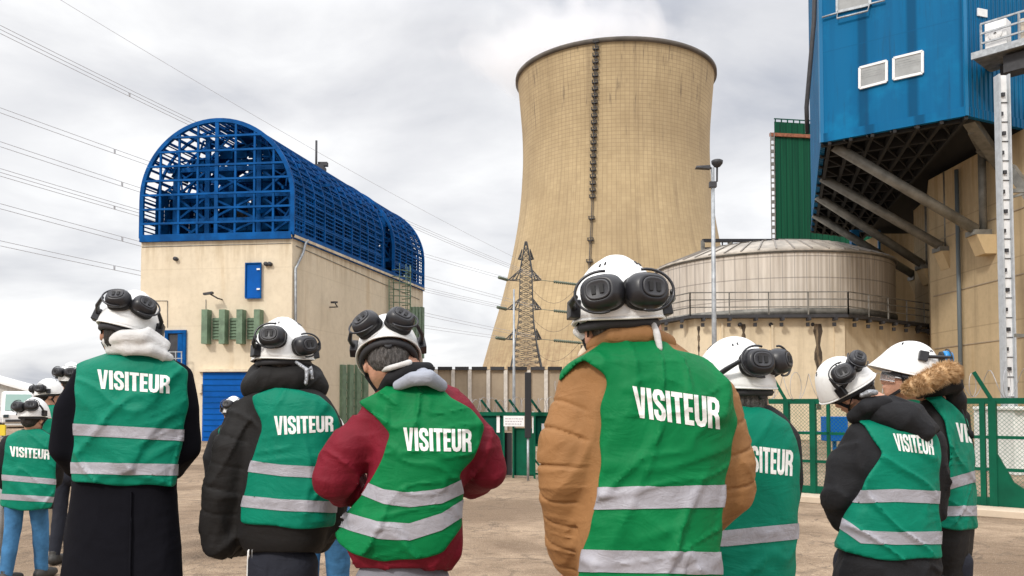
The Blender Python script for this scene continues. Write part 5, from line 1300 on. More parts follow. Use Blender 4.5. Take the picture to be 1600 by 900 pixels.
# ================================================================== the visitors
def lut(rows):
    ys = np.array([r[0] for r in rows], float); T_ = np.linspace(ys[0], ys[-1], 240); out_ = []
    for k in range(1, 5):
        v = np.interp(T_, ys, [r[k] for r in rows]); w_ = 7; vp = np.pad(v, w_, mode='edge'); vp[:w_] = 2 * v[0] - v[w_:0:-1]; vp[-w_:] = 2 * v[-1] - v[-2:-w_ - 2:-1]
        for _ in range(2): vp[1:-1] = (vp[:-2] + vp[1:-1] * 2 + vp[2:]) / 4
        ker = np.ones(2 * w_ + 1) / (2 * w_ + 1); out_.append(np.convolve(vp, ker, 'valid'))
    return T_, out_
def person(key, Y, label, rows, arms, poly=None, text=None, stripes=(), head=None, jm=None, vm=None, tm=None, b=0.13, yaw=0, h=0.008, quilt=None, jh=None, extras=(), folds=0.005, vfold=0.012,
           muffs=(), hpx=(0, 0, 0, 0, 0), helm_s=1.0, hair=M_hair, brim=0.035, detail=True, cupmat=None, legs=None, shoes=M_shoe, hood_hide=False, seed=0.0, group='visitors in white helmets and green vests', hang=None, vgap=0.010, neck=True, glasses=False, backband=True, patch=None):
    rows = [tuple(r) + ((b,) if len(r) < 4 else ()) + ((0.0,) if len(r) < 5 else ()) for r in rows]; T_, LL = lut(rows)
    cy_, sy_ = math.cos(R(yaw)), math.sin(R(yaw)); sc = Y / FPX
    mid = [r for r in rows][len(rows) // 2]; org = Vector((W((mid[1] + mid[2]) / 2, mid[0], Y).x, Y, 0))
    root = empty('person', org, label, 'person', group)
    def torso(P, inset=0.0, ymax=None):
        px, py, d = proj(P); sm_ = d / FPX; l = np.interp(py, T_, LL[0]); r_ = np.interp(py, T_, LL[1]); bb = np.interp(py, T_, LL[2]) - inset; dy = np.interp(py, T_, LL[3])
        hw = (r_ - l) / 2 * sm_ - inset; x = (px - (l + r_) / 2) * sm_; y = P[:, 1] - Y - dy
        a = np.sqrt(np.maximum(hw * hw - bb * bb * sy_ * sy_, (0.5 * hw) ** 2)) / cy_; a = np.maximum(a, 0.02); bb = np.maximum(np.minimum(bb, a * 1.1), 0.02)
        xr = x * cy_ + y * sy_; yr = -x * sy_ + y * cy_
        r = (np.abs(xr / a) ** 2.5 + np.abs(yr / bb) ** 2.5) ** (1 / 2.5); dd = (r - 1) * np.minimum(a, bb)
        top = (T_[0] - py) * sm_ + inset; bot = (py - (ymax or T_[-1])) * sm_ + inset
        return np.maximum(np.maximum(dd, top), bot)
    A3 = [[(*W(p[0], p[1], Y + p[2]), p[3] * (Y + p[2]) / FPX) for p in arm] for arm in arms]
    def arms_sd(P, disp=0.0, grow=0.0):
        best = None
        for arm in A3:
            d, run = chain(P, arm)
            if quilt: d = d - disp * (quilt[1] * np.minimum(1, np.abs(np.sin(math.pi * (run + 0.010 * NZ[0](P * 8)) / quilt[0])) * 3.6) ** 0.7 - quilt[1] * 0.5)
            best = d if best is None else np.minimum(best, d)
        return best - grow
    ANG = [(R(a), sc_, k) for a, sc_, k in ((52, (2.0, 9), 0), (-38, (2.2, 11), 1), (78, (3, 15), 2), (8, (6, 24), 3))]
    def fold_noise(P, amp, o=0.0):
        if amp == 0: return 0.0
        Q = P + seed; wx = 0.05 * NZ[3](Q * 4.0 + o); wz = 0.05 * NZ[2](Q * 4.0 + o + 9); x = Q[:, 0] + 0.6 * Q[:, 1] + wx; z = Q[:, 2] + wz; tot = 0
        for a, (s1, s2), k in ANG:
            u = x * math.cos(a) + z * math.sin(a); v = -x * math.sin(a) + z * math.cos(a)
            n_ = NZ[k](np.stack([u * s1 + o, v * s2 + o, Q[:, 1] * 5], 1)); m = np.clip(NZ[(k + 1) % 4](Q * 3.2 + o + k * 5) * 1.6 + 0.35, 0, 1)
            tot = tot + m * (1 - np.minimum(np.abs(n_) * 4.2, 1)) ** 1.4 * (1.0, 0.9, 0.6, 0.3)[k]
        return amp * 1.25 * (tot - 0.28)
    def jacket(P, plain=False):
        t = torso(P, 0.004); s_ = smin(t, arms_sd(P, 0 if plain else 1), 0.035)
        if not plain:
            fm = 1.0
            if poly is not None: px, py, d = proj(P); fm = np.clip((poly_sd(px, py, poly) * d / FPX - 0.004) / 0.03, 0, 1)
            s_ = s_ - fold_noise(P, folds, 3.0) * fm
            if quilt:
                px, py, d = proj(P); s_ = s_ - 0.0 * py
        return s_
    H = h
    px_all = [W(r[1], r[0], Y) for r in rows] + [W(r[2], r[0], Y) for r in rows]
    lo0 = np.min([tuple(p) for p in px_all], 0) - np.array([.06, .22, .06]); hi0 = np.max([tuple(p) for p in px_all], 0) + np.array([.06, .22, .06])
    dys = [r[4] for r in rows]; lo0[1] += min(0, min(dys)); hi0[1] += max(0, max(dys))
    la, ha = bounds(A3); lo = np.minimum(lo0, la); hi = np.maximum(hi0, ha)
    V, Q = sdf_mesh(jacket, lo, hi, jh or H); mesh_np('jacket', V, Q, jm or M_blackc, root, True, org)
    ob = None
    if poly is not None:
        pl = smooth_poly(poly, 2); hg = hang
        def vest(P):
            px, py, d = proj(P); sm_ = d / FPX
            base_ = smin(torso(P), smin(torso(P, 0.004), arms_sd(P), 0.05), 0.03) - vgap
            wv = 1.0
            base_ = base_ - fold_noise(P, vfold * wv, 0.0) - 0.003 * NZ[2](P * 5.0 + seed)
            cut = poly_sd(px + 1.2 * np.sin(py * 0.11 + seed), py + 1.5 * np.sin(px * 0.07 + seed), pl) * sm_
            return np.maximum(base_, cut)
        V, Q = sdf_mesh(vest, lo, hi, H); vo_ = mesh_np('vest', V, Q, vm or M_vest, root, True, org)
        for cv, hw in stripes: band('reflective_stripe', V, Q, org, cv, hw, vo_, M_refl)
        bvh = BVHTree.FromPolygons([tuple(v) for v in V], Q.tolist())
        if patch: 
            for cv, hw in patch: band('white_patch', V, Q, org, cv, hw, vo_, M_print)
        if text: lettering('lettering', bvh, org, text, vo_)
    # helmet and head
    hx, hy, hyaw, hpitch, hroll = hpx; hdy = head or 0.0
    Hc = W(hx, hy, Y + hdy); M = helm_M(hyaw, hpitch, hroll)
    build_helmet(root, org, Hc - Vector((0, 0, 0)), M, muffs, detail, brim, cupmat, s=helm_s, back_band=backband) if True else None
    Mn = np.array(M, dtype=np.float32); hcn = np.array(Hc, dtype=np.float32)
    nk = [r for r in rows][0]; neckb = W((nk[1] + nk[2]) / 2, nk[0], Y + nk[4])
    def headsd(P, hair_=False):
        D = (P - hcn) @ Mn / helm_s
        sk = ellip(D, (0, -.006, -.005), (.079, .100, .108))
        if hair_:
            hh = smin(ellip(D, (0, -.012, -.012), (.084, .104, .108)), ellip(D, (0, -.055, -.075), (.060, .045, .050)), .02)
            cut = np.maximum(D[:, 2] + 0.02, D[:, 1] - 0.005 + 0.6 * (D[:, 2] + 0.03)); return np.maximum(hh, cut) * helm_s
        f = ellip(D, (0, .033, -.058), (.062, .068, .088)); s_ = smin(sk, f, .03)
        s_ = smin(s_, chain(D, [(-.045, .01, -.095, .022), (0, .068, -.122, .021), (.045, .01, -.095, .022)])[0], .03)
        s_ = smin(s_, chain(D, [(0, .096, -.040, .007), (0, .114, -.073, .0095), (0, .106, -.080, .012)])[0], .010)
        for sx in (-1, 1):
            s_ = -smin(-s_, ellip(D, (sx * .031, .106, -.044), (.017, .014, .011)), .012)
            s_ = smin(s_, ellip(D, (sx * .031, .088, -.045), (.013, .012, .012)), .004)
            s_ = smin(s_, chain(D, [(sx * .015, .100, -.030, .006), (sx * .045, .090, -.030, .005)])[0], .012)
            ear = ellip(D, (sx * .083, -.004, -.056), (.011, .020, .033)); ear = -smin(-ear, ellip(D, (sx * .097, .000, -.053), (.010, .011, .018)), .006); s_ = smin(s_, ear, .008)
            s_ = smin(s_, ellip(D, (sx * .008, .096, -.101), (.016, .010, .0055)), .005)
        s_ = smin(s_, ellip(D, (0, .094, -.110), (.018, .010, .006)), .004)
        return s_ * helm_s
    n0 = Hc + M @ Vector((0, -.022, -.075)) * helm_s
    legc = legs or []
    if not legc:
        cxw = W((rows[-1][1] + rows[-1][2]) / 2, rows[-1][0], Y).x; hw0 = (rows[-1][2] - rows[-1][1]) / 2 * sc; lw_ = min(.10, hw0 * .42); lr_ = min(.098, hw0 * .55); hz = min(W(0, rows[-1][0], Y).z - 0.02 if rows[-1][0] < 1000 else 0.9, 0.92); fd = Vector((-math.sin(R(yaw)), math.cos(R(yaw)), 0)); sdx = Vector((fd.y, -fd.x, 0))
        for s_ in (-1, 1):
            c0 = Vector((cxw, Y + rows[-1][4], 0)) + sdx * lw_ * s_; st_ = fd * (0.10 * s_)
            legc.append([tuple(c0 + Vector((0, 0, max(hz, 0.84)))) + (lr_,), tuple(c0 + fd * 0.02 + st_ * .5 + Vector((0, 0, .50))) + (lr_ * .74,), tuple(c0 + st_ + sdx * 0.01 * s_ + Vector((0, 0, .11))) + (.052,)])
    def hand(Wp, d_, up_):
        d_ = d_.normalized(); sdv_ = d_.cross(up_).normalized(); u2 = sdv_.cross(d_); out_ = []
        palm = [tuple(Wp) + (.026,), tuple(Wp + d_ * .05) + (.028,), tuple(Wp + d_ * .085) + (.024,)]
        fing = []
        for k, (o_, l_) in enumerate(((-.030, .062), (-.010, .074), (.011, .070), (.031, .055))):
            p0 = Wp + d_ * .088 + sdv_ * o_; p1 = p0 + d_ * l_ * .45 - u2 * .008; p2 = p1 + d_ * l_ * .30 - u2 * .018; p3 = p2 + d_ * l_ * .12 - u2 * .020
            fing.append([tuple(p0) + (.0098,), tuple(p1) + (.0090,), tuple(p2) + (.0084,), tuple(p3) + (.0078,)])
        t0 = Wp + d_ * .028 - sdv_ * .024; fing.append([tuple(t0) + (.013,), tuple(t0 + d_ * .030 - sdv_ * .026 - u2 * .012) + (.0105,), tuple(t0 + d_ * .058 - sdv_ * .030 - u2 * .020) + (.0092,)])
        return palm, fing
    hands = []
    if detail:
        for arm in A3:
            a, b2 = Vector(arm[-2][:3]), Vector(arm[-1][:3]); d_ = (b2 - a).normalized(); hands.append(hand(b2 + d_ * max(0.0, arm[-1][3] - .035), d_, Vector((0.2, 0.1, 1))))
    def body(P):
        s_ = smin(headsd(P), chain(P, [tuple(n0) + (.054 * helm_s,), tuple(neckb + Vector((0, 0.0, 0.0))) + (.060,), tuple(neckb + Vector((0, 0, -.06))) + (.07,)])[0], .03)
        s_ = smin(s_, torso(P, 0.04), .03)
        for arm in A3: s_ = smin(s_, chain(P, [q[:3] + (min(q[3] * .6, .045),) for q in arm])[0], .03)
        for lg in legc: s_ = smin(s_, chain(P, [q[:3] + (q[3] * .72,) for q in lg])[0], .04)
        for palm, fing in hands:
            s_ = smin(s_, chain(P, palm)[0], .012)
            for f in fing: s_ = np.minimum(s_, chain(P, f)[0])
        return s_
    allc = A3 + legc + [[tuple(Hc) + (.15,)]] + [q for hh in hands for q in ([hh[0]] + hh[1])]; lb, hb = bounds(allc); lb = np.minimum(lb, lo0); hb = np.maximum(hb, hi0)
    V, Q = sdf_mesh(body, lb, hb, min(H, 0.007) if detail else H * 0.8, pad=0.02); mesh_np('body', V, Q, M_skin, root, True, org)
    hl = np.array(Hc) - .16; hh_ = np.array(Hc) + .12
    V, Q = sdf_mesh(lambda P: headsd(P, True) - 0.003 * NZ[1](P * 120), hl, hh_, 0.006 if detail else .012); mesh_np('hair', V, Q, hair, root, True, org)
    if glasses:
        mb = MB(org)
        for sx in (-1, 1): mb.lathe([(0.0, 0), (.011, .001), (.0125, .006)], Hc + M @ Vector((sx * .031, .0925, -.045)) * helm_s, 14, M @ Matrix.Rotation(R(-90), 3, 'X'))
        mb.build('eye', mat('eye_white', (0.7, 0.68, 0.66), 0.2), root)
        mb = MB(org)
        pts = [(.072 * math.sin(t), .055 + .068 * math.cos(t), 0) for t in [(-1.35 + 2.7 * k / 20) for k in range(21)]]; vs = []
        for o_ in (0, .002):
            for (x, y, _) in pts:
                for z in (-.026, -.070): vs.append(Hc + M @ (Vector((x * (1 + o_ * 10), y + o_, z)) * helm_s))
        n2 = 42; fs = [(2 * i, 2 * i + 2, 2 * i + 3, 2 * i + 1) for i in range(20)] + [(n2 + 2 * i, n2 + 2 * i + 1, n2 + 2 * i + 3, n2 + 2 * i + 2) for i in range(20)]
        mb.add(vs, fs, True); gl_ = mb.build('safety_glasses', M_clear, root)
        mb = MB(org); mb.tube([Hc + M @ (Vector((x * 1.01, y, -.026)) * helm_s) for x, y, _ in pts], .003, 6); mb.tube([Hc + M @ (Vector((x * 1.01, y, -.070)) * helm_s) for x, y, _ in pts], .002, 6)
        for sx in (-1, 1): mb.tube([Hc + M @ Vector((sx * .070, .068, -.045)), Hc + M @ Vector((sx * .086, -.01, -.042))], .003, 6)
        mb.build('frame', mat('frame_white', (0.7, 0.7, 0.72), 0.3), gl_)
    # trousers and shoes
    if tm is not None or legs is not None or True:
        pel = [tuple((Vector(legc[0][0][:3]) + Vector(legc[1][0][:3])) / 2 + Vector((0, 0, .03))) + (legc[0][0][3] * 1.2,), tuple((Vector(legc[0][0][:3]) + Vector(legc[1][0][:3])) / 2 + Vector((0, 0, -.02))) + (legc[0][0][3] * 1.2,)]
        def trous(P):
            s_ = chain(P, pel)[0]
            for lg in legc: s_ = smin(s_, chain(P, lg)[0], .025)
            return np.maximum(s_ - fold_noise(P, .004, 1.0), .045 - P[:, 2])
        lt, ht = bounds(legc + [pel]); V, Q = sdf_mesh(trous, lt, ht, max(H, .011)); mesh_np('trousers', V, Q, tm or M_dtrous, root, True, org)
        for lg in legc:
            f = Vector(lg[-1][:3]); fd = Vector((-math.sin(R(yaw)), math.cos(R(yaw)), 0)); ft = [(f.x, f.y, .05), (f.x + fd.x * .14, f.y + fd.y * .14, .042), (f.x + fd.x * .20, f.y + fd.y * .20, .038)]
            ch = [(ft[0][0] - fd.x * .03, ft[0][1] - fd.y * .03, .055, .050), ft[1] + (.046,), ft[2] + (.036,)]; up2 = [(f.x, f.y, .12, .048), (f.x, f.y, .06, .048)]
            V, Q = sdf_mesh(lambda P: np.maximum(smin(chain(P, ch)[0], chain(P, up2)[0], .02), -P[:, 2] + 0.003), *bounds([ch, up2]), .010); mesh_np('shoe', V, Q, shoes, root, True, org)
    for ex in extras:
        nm, m_, chs, amp, k_ = ex[:5]; lump = ex[5] if len(ex) > 5 else None
        C3 = [[(*W(p[0], p[1], Y + p[2]), p[3] * (Y + p[2]) / FPX) for p in ch] for ch in chs]
        def exf(P):
            s_ = None
            for ch in C3: d = chain(P, ch)[0]; s_ = d if s_ is None else smin(s_, d, k_)
            return s_ - fold_noise(P, amp, 5.0) - (0 if not lump else lump * NZ[3](P * 60))
        V, Q = sdf_mesh(exf, *bounds(C3), H * 0.8); mesh_np(nm, V, Q, m_, root, True, org)
    return root, org

MU = lambda c, d=30, up=.05, tilt=0, size=1.0, el=10, **k: (dict(az=c - d, up=up, tilt=tilt, size=size, el=el, **k), dict(az=c + d, up=up, tilt=-tilt, size=size, el=el, **k))

# ---- brown quilted jacket, nearest of all
person('brown', 2.18, 'nearest person, in a brown quilted jacket and bright green vest',
       [(520, 960, 1035, .07, .02), (532, 935, 1055, .10, .01), (548, 912, 1075, .12), (575, 895, 1108, .135), (605, 890, 1132, .14), (660, 893, 1142, .145), (750, 905, 1132, .145), (830, 903, 1127, .15), (900, 900, 1126, .15), (1000, 905, 1120, .15)],
       [[(915, 600, .0, 38), (886, 690, -.01, 42), (885, 745, .0, 43), (893, 850, .10, 37), (898, 868, .12, 34)], [(1115, 620, .0, 36), (1138, 720, .02, 40), (1138, 765, .05, 40), (1090, 815, .26, 32)]],
       [(953, 524), (915, 553), (890, 567), (876, 580), (872, 598), (886, 586), (912, 563), (944, 582), (948, 594), (938, 640), (938, 738), (930, 796), (907, 877), (901, 912), (1128, 912), (1126, 850), (1134, 750), (1143, 703), (1152, 657), (1141, 594), (1109, 562), (1051, 545), (1042, 532)],
       [(988, 603), (1124, 622), (1125, 671), (994, 652)],
       [([(850, 779), (930, 779), (1126, 775), (1200, 772)], 17.5), ([(850, 874), (908, 876), (1126, 880), (1200, 882)], 17.5)],
       head=0.02, jm=M_brown, vm=M_vest2, tm=M_gtrous, h=.007, quilt=(.072, .009), jh=.005, folds=.009, vfold=.0165, yaw=-8, seed=1.0,
       hpx=(964, 487, 8, 4, -3), muffs=MU(189, 22.5, .036, 4, 1.06, el=4, out=.024), helm_s=1.02, hair=M_hairg, vgap=.012,
       extras=[('collar', M_brown, [[(930, 540, .0, 15), (960, 525, -.085, 15), (1010, 522, -.09, 15), (1040, 537, -.03, 16)]], .002, .02),
               ('collar_lining', mat('cream_fleece', (0.62, 0.52, 0.40), 0.9, var=.1, scale=30), [[(912, 556, .05, 10), (932, 530, .06, 12), (950, 516, .05, 10)]], .001, .02),
               ('ear_cover', M_white_c, [[(905, 518, .06, 10), (922, 528, .04, 12)], [(1022, 508, -.10, 5), (1027, 524, -.115, 6), (1031, 545, -.12, 5)]], .001, .01)])

# ---- long black coat
person('coat', 3.33, 'tall person in a long black coat with a white hood',
       [(548, 188, 245, .07), (556, 150, 270, .11), (572, 128, 288, .125), (620, 117, 295, .13), (700, 112, 287, .13), (757, 110, 277, .135), (820, 101, 283, .14), (900, 92, 288, .15), (1010, 84, 294, .16)],
       [[(134, 590, .0, 19), (108, 640, -.01, 22), (101, 700, .0, 23), (118, 728, .14, 18), (160, 740, .24, 15)], [(282, 590, .0, 19), (287, 640, .0, 23), (291, 700, .01, 22), (270, 732, .16, 18), (235, 742, .24, 15)]],
       [(178, 545), (150, 556), (118, 566), (117, 640), (114, 700), (110, 752), (150, 757), (273, 760), (283, 700), (294, 630), (293, 578), (262, 554), (222, 552)],
       [(152, 577), (266, 587), (265, 615), (153, 607)],
       [([(60, 667), (118, 671), (282, 680), (320, 682)], 9), ([(60, 728), (113, 731), (272, 734), (320, 735)], 9)],
       head=0.0, jm=M_wool, tm=M_dtrous, h=.008, folds=.004, vfold=.0125, yaw=3, seed=4.0,
       hpx=(203, 509, 14, 12, 14), muffs=MU(173, 22, .056, 14, .92, el=24, out=.02), brim=.03,
       extras=[('hood', M_white_c, [[(172, 548, -.06, 9), (198, 544, -.13, 11), (235, 547, -.14, 12), (264, 559, -.09, 9)], [(170, 534, -.06, 11), (192, 527, -.13, 14), (225, 527, -.14, 15), (252, 543, -.09, 12)]], .014, .015),
               ('coat_slit', M_wool, [[(205, 770, -.135, 2.2), (203, 900, -.15, 2.5), (200, 1000, -.16, 2.8)]], 0, .01)])

# ---- black puffer with the big hood
person('puffer', 3.30, 'person in a black puffer jacket with a bulky black hood and dark side-striped trousers',
       [(596, 420, 478, .08), (608, 396, 500, .11), (625, 380, 518, .13), (660, 375, 530, .14), (720, 372, 530, .145), (770, 372, 525, .15), (822, 370, 516, .15), (850, 374, 512, .14), (866, 384, 500, .12)],
       [[(385, 650, .0, 25), (365, 700, -.02, 30), (350, 765, -.01, 29), (344, 825, .02, 26), (346, 846, .02, 24), (385, 852, .22, 16)], [(505, 660, .02, 25), (522, 740, .03, 26), (515, 815, .06, 24), (500, 845, .12, 19), (470, 848, .25, 16)]],
       [(394, 617), (430, 607), (470, 608), (500, 617), (520, 638), (533, 665), (533, 760), (522, 824), (450, 826), (374, 816), (383, 760), (398, 700), (411, 672), (408, 658), (398, 640)],
       [(428, 650), (521, 650), (521, 674), (430, 680)],
       [([(340, 722), (395, 729), (440, 735), (500, 738), (560, 738)], 9), ([(340, 776), (380, 783), (440, 789), (513, 792), (560, 793)], 9)],
       jm=M_puff, tm=M_dtrous, h=.008, quilt=(.095, .007), folds=.009, vfold=.0168, yaw=-14, seed=9.0, vgap=.013,
       hpx=(442, 553, 38, 6, 0), muffs=(dict(az=222, up=.052, tilt=4, size=1.0, el=8, out=.024), dict(az=170, up=.028, tilt=-10, size=.92, el=0, out=.022)), brim=.03,
       extras=[('side_stripe', M_print, [[(388, 858, -.165, 1.6), (384, 960, -.16, 1.6)], [(394, 858, -.168, 1.2), (391, 960, -.163, 1.2)]], 0, .003), ('hood', M_puff, [[(398, 606, .02, 22), (425, 592, -.05, 27), (465, 592, -.06, 27), (492, 606, .0, 22)], [(408, 585, .06, 20), (450, 576, .02, 28), (486, 588, .04, 20)]], .010, .04),
               ('harness_strap', M_silver, [[(463, 566, -.15, 3), (480, 578, -.17, 3.5), (478, 600, -.18, 3)], [(486, 574, -.15, 3), (488, 592, -.16, 3)]], .001, .005)])

# ---- maroon jacket
person('maroon', 2.95, 'person in a maroon jacket leaning forward in a bright green vest with slanted stripes',
       [(594, 615, 690, .08, .05), (606, 592, 712, .11, .04), (625, 572, 738, .13, .03), (660, 566, 756, .14, .02), (700, 572, 752, .145), (740, 575, 733, .15), (775, 562, 722, .15), (810, 548, 724, .15), (845, 535, 726, .15), (872, 545, 722, .145), (892, 552, 706, .13)],
       [[(585, 665, .02, 32), (548, 700, .0, 38), (522, 748, .0, 36), (545, 765, .12, 27), (590, 770, .26, 20)], [(725, 672, .03, 30), (752, 700, .03, 33), (762, 735, .05, 32), (735, 752, .20, 25), (700, 755, .28, 20)]],
       [(612, 596), (588, 612), (560, 628), (582, 646), (611, 679), (598, 710), (587, 738), (570, 765), (545, 800), (514, 824), (530, 850), (550, 866), (600, 877), (650, 875), (695, 862), (722, 822), (723, 775), (719, 742), (738, 718), (752, 690), (757, 665), (738, 640), (705, 622), (690, 606), (660, 598)],
       [(630, 668), (737, 671), (737, 706), (632, 704)],
       [([(480, 745), (566, 762), (600, 776), (640, 781), (690, 775), (722, 760), (800, 735)], 11.5), ([(480, 790), (545, 815), (590, 828), (640, 831), (690, 815), (724, 793), (800, 760)], 13.5)],
       jm=M_maroon, vm=M_vest2, tm=M_gtrous, h=.0075, folds=.015, vfold=.0210, yaw=0, seed=14.0,
       hpx=(607, 551, 6, 36, -4), head=.06, muffs=MU(186, 26, .034, 26, 1.0, el=8, out=.02), hair=M_hairg, brim=.03,
       extras=[('hood', M_greyc, [[(622, 602, -.08, 9), (645, 592, -.12, 12), (670, 590, -.12, 13), (690, 603, -.08, 10)], [(636, 592, -.06, 8), (662, 584, -.08, 10), (682, 594, -.06, 8)]], .004, .02),
               ('nape_band', M_white_c, [[(587, 581, .0, 4), (610, 575, -.085, 5), (640, 566, -.09, 5)]], .002, .01),
               ('collar', M_blackc, [[(597, 608, .02, 8), (612, 592, -.06, 12), (640, 578, -.07, 13), (668, 576, -.03, 11)]], .003, .02)])

# ---- half hidden behind the brown jacket
person('half', 2.72, 'person in a green vest half hidden behind the brown quilted jacket',
       [(628, 1145, 1195, .06), (640, 1120, 1220, .10), (660, 1105, 1238, .125), (700, 1098, 1247, .13), (760, 1098, 1247, .13), (840, 1095, 1244, .135), (900, 1092, 1241, .14), (1000, 1090, 1240, .14)],
       [[(1105, 680, .0, 22), (1085, 760, .0, 22), (1090, 820, .1, 18), (1120, 850, .2, 15)], [(1228, 690, .02, 20), (1236, 750, .02, 17), (1226, 800, .10, 16), (1195, 830, .22, 14)]],
       [(1142, 632), (1115, 642), (1085, 665), (1080, 760), (1080, 930), (1240, 930), (1246, 840), (1251, 740), (1247, 690), (1230, 657), (1205, 640), (1185, 636)],
       [(1154, 694), (1240, 704), (1238, 744), (1156, 735)],
       [([(1060, 842), (1135, 841), (1243, 830), (1280, 826)], 12.5), ([(1060, 925), (1135, 924), (1243, 914), (1280, 910)], 12.5)],
       jm=M_blackc, tm=M_dtrous, h=.008, folds=.003, vfold=.0105, yaw=-4, seed=20.0,
       hpx=(1148, 596, 30, 6, 0), muffs=(dict(az=200, up=.050, tilt=3, size=1.03, el=6, out=.024), dict(az=156, up=.056, tilt=0, size=.98, el=4, out=.024)), hair=M_hairg, brim=.03)

# ---- black jacket with the hood on the back
person('hooded', 3.42, 'leaning person in a black jacket with its hood hanging over the green vest',
       [(646, 1352, 1425, .08, .06), (658, 1330, 1450, .11, .04), (680, 1322, 1466, .13, .02), (720, 1328, 1472, .135), (775, 1330, 1468, .14), (820, 1318, 1470, .145), (868, 1306, 1473, .15), (895, 1296, 1472, .15), (1000, 1292, 1470, .14)],
       [[(1345, 690, .02, 24), (1322, 730, .0, 28), (1312, 775, .0, 26), (1318, 810, .08, 22), (1350, 835, .2, 16)], [(1455, 690, .02, 22), (1464, 740, .03, 18), (1460, 800, .1, 16), (1430, 825, .2, 14)]],
       [(1350, 648), (1330, 653), (1352, 668), (1378, 706), (1366, 730), (1352, 752), (1341, 775), (1318, 806), (1302, 852), (1325, 864), (1352, 872), (1410, 876), (1473, 871), (1470, 820), (1467, 775), (1470, 720), (1469, 686), (1460, 672), (1430, 655)],
       [(1395, 677), (1457, 682), (1460, 711), (1402, 704)],
       [([(1280, 772), (1345, 776), (1400, 774), (1468, 777), (1500, 778)], 10), ([(1280, 800), (1310, 814), (1345, 839), (1400, 841), (1472, 840), (1500, 840)], 10)],
       jm=M_blackc, tm=M_dtrous, h=.008, folds=.012, vfold=.0147, yaw=0, seed=27.0,
       helm_s=.86, hpx=(1321, 600, 34, 26, -30), head=.10, muffs=(dict(az=234, up=.066, tilt=14, size=1.1, el=22, out=.020), dict(az=190, up=.072, tilt=-16, size=1.02, el=22, out=.020)), hair=M_hair, brim=.025,
       extras=[('hood', M_blackc, [[(1350, 664, .02, 17), (1380, 648, -.06, 21), (1414, 654, -.09, 23), (1442, 674, -.10, 16)], [(1362, 650, .04, 13), (1394, 636, .0, 17), (1430, 647, -.02, 17), (1452, 668, -.05, 12)]], .008, .04),
               ('collar', M_blackc, [[(1334, 652, .0, 10), (1354, 636, -.07, 13), (1382, 630, -.06, 13)], [(1350, 650, -.03, 13), (1385, 642, -.05, 14)]], .004, .02),
               ('silver_band', M_silver, [[(1346, 618, -.06, 4), (1358, 614, -.08, 5), (1369, 613, -.07, 4)]], .002, .01)])

# ---- fur hood, face in profile
person('fur', 3.82, 'person in a fur-trimmed hood, face in profile, blue earmuff on the helmet',
       [(612, 1447, 1482, .06), (628, 1436, 1496, .10), (655, 1440, 1508, .12), (700, 1450, 1519, .13), (760, 1455, 1523, .13), (828, 1456, 1526, .14), (860, 1455, 1525, .15), (896, 1462, 1520, .14), (950, 1462, 1520, .13)],
       [[(1458, 650, -.06, 16), (1470, 700, -.12, 15), (1474, 750, -.10, 14), (1462, 790, .0, 12), (1440, 800, .1, 11)], [(1500, 655, .04, 14), (1508, 720, .05, 13), (1500, 770, .1, 12), (1470, 790, .18, 11)]],
       [(1440, 610), (1428, 616), (1455, 628), (1474, 655), (1484, 690), (1482, 730), (1466, 768), (1464, 822), (1500, 829), (1528, 828), (1525, 760), (1521, 695), (1510, 655), (1490, 630), (1465, 614)],
       [(1493, 660), (1570, 672), (1570, 698), (1498, 690)],
       [([(1440, 766), (1478, 757), (1523, 744), (1560, 735)], 9), ([(1440, 799), (1530, 798), (1560, 798)], 8)],
       jm=M_puff, tm=M_dtrous, h=.008, folds=.006, vfold=.0105, yaw=-25, seed=33.0, glasses=True, patch=[],
       helm_s=.93, hpx=(1422, 580, 76, -13, 0), head=-.05, muffs=(dict(az=180 + 2, up=.085, tilt=0, size=.85, el=20, piv=.38, cupmat=M_earblue, plate=False),), brim=.05, hair=M_hair, backband=True,
       extras=[('hood', M_puff, [[(1460, 612, .03, 14), (1480, 608, -.02, 18), (1492, 625, -.04, 18), (1497, 645, -.02, 13)], [(1448, 622, .04, 12), (1480, 630, .02, 20)], [(1442, 614, -.05, 11), (1470, 606, -.10, 14), (1492, 600, -.10, 12)]], .008, .04)])

r_, o_ = [q for q in bpy.data.objects if q.get('category') == 'person'][-1], None
o_ = Vector(r_.location); rf = random.Random(8); mb = MB(o_); YF = 3.82
fc = [(1412, 610, -.13, 9), (1428, 603, -.17, 13), (1448, 594, -.20, 15), (1470, 583, -.20, 15), (1487, 576, -.17, 13), (1494, 590, -.12, 9)]
FCW = [(W(p[0], p[1], YF + p[2]), p[3] * YF / FPX) for p in fc]
mb.tube([p for p, r in FCW], [r * .8 for p, r in FCW], 10)
for _ in range(9500):
    k = rf.randrange(len(FCW) - 1); t = rf.random(); p = FCW[k][0].lerp(FCW[k + 1][0], t); r = lerp(FCW[k][1], FCW[k + 1][1], t); ax_ = (FCW[k + 1][0] - FCW[k][0]).normalized()
    v = Vector((rf.gauss(0, 1), rf.gauss(0, 1), rf.gauss(0, 1))); v = (v - ax_ * v.dot(ax_)).normalized(); d = (v + ax_ * rf.uniform(-.1, .9) + Vector((0, 0, -.15))).normalized(); q = p + v * r * .72; l = r * rf.uniform(.30, .75); sdx = d.cross(v + Vector((.01, .02, .03))).normalized() * .0009
    mb.add([q - sdx, q + sdx, q + d * l * .6 + sdx * .7 + Vector((0, 0, -.001)), q + d * l - Vector((0, 0, .004))], [(0, 1, 2, 3)])
mb.build('fur_trim', M_fur, r_)
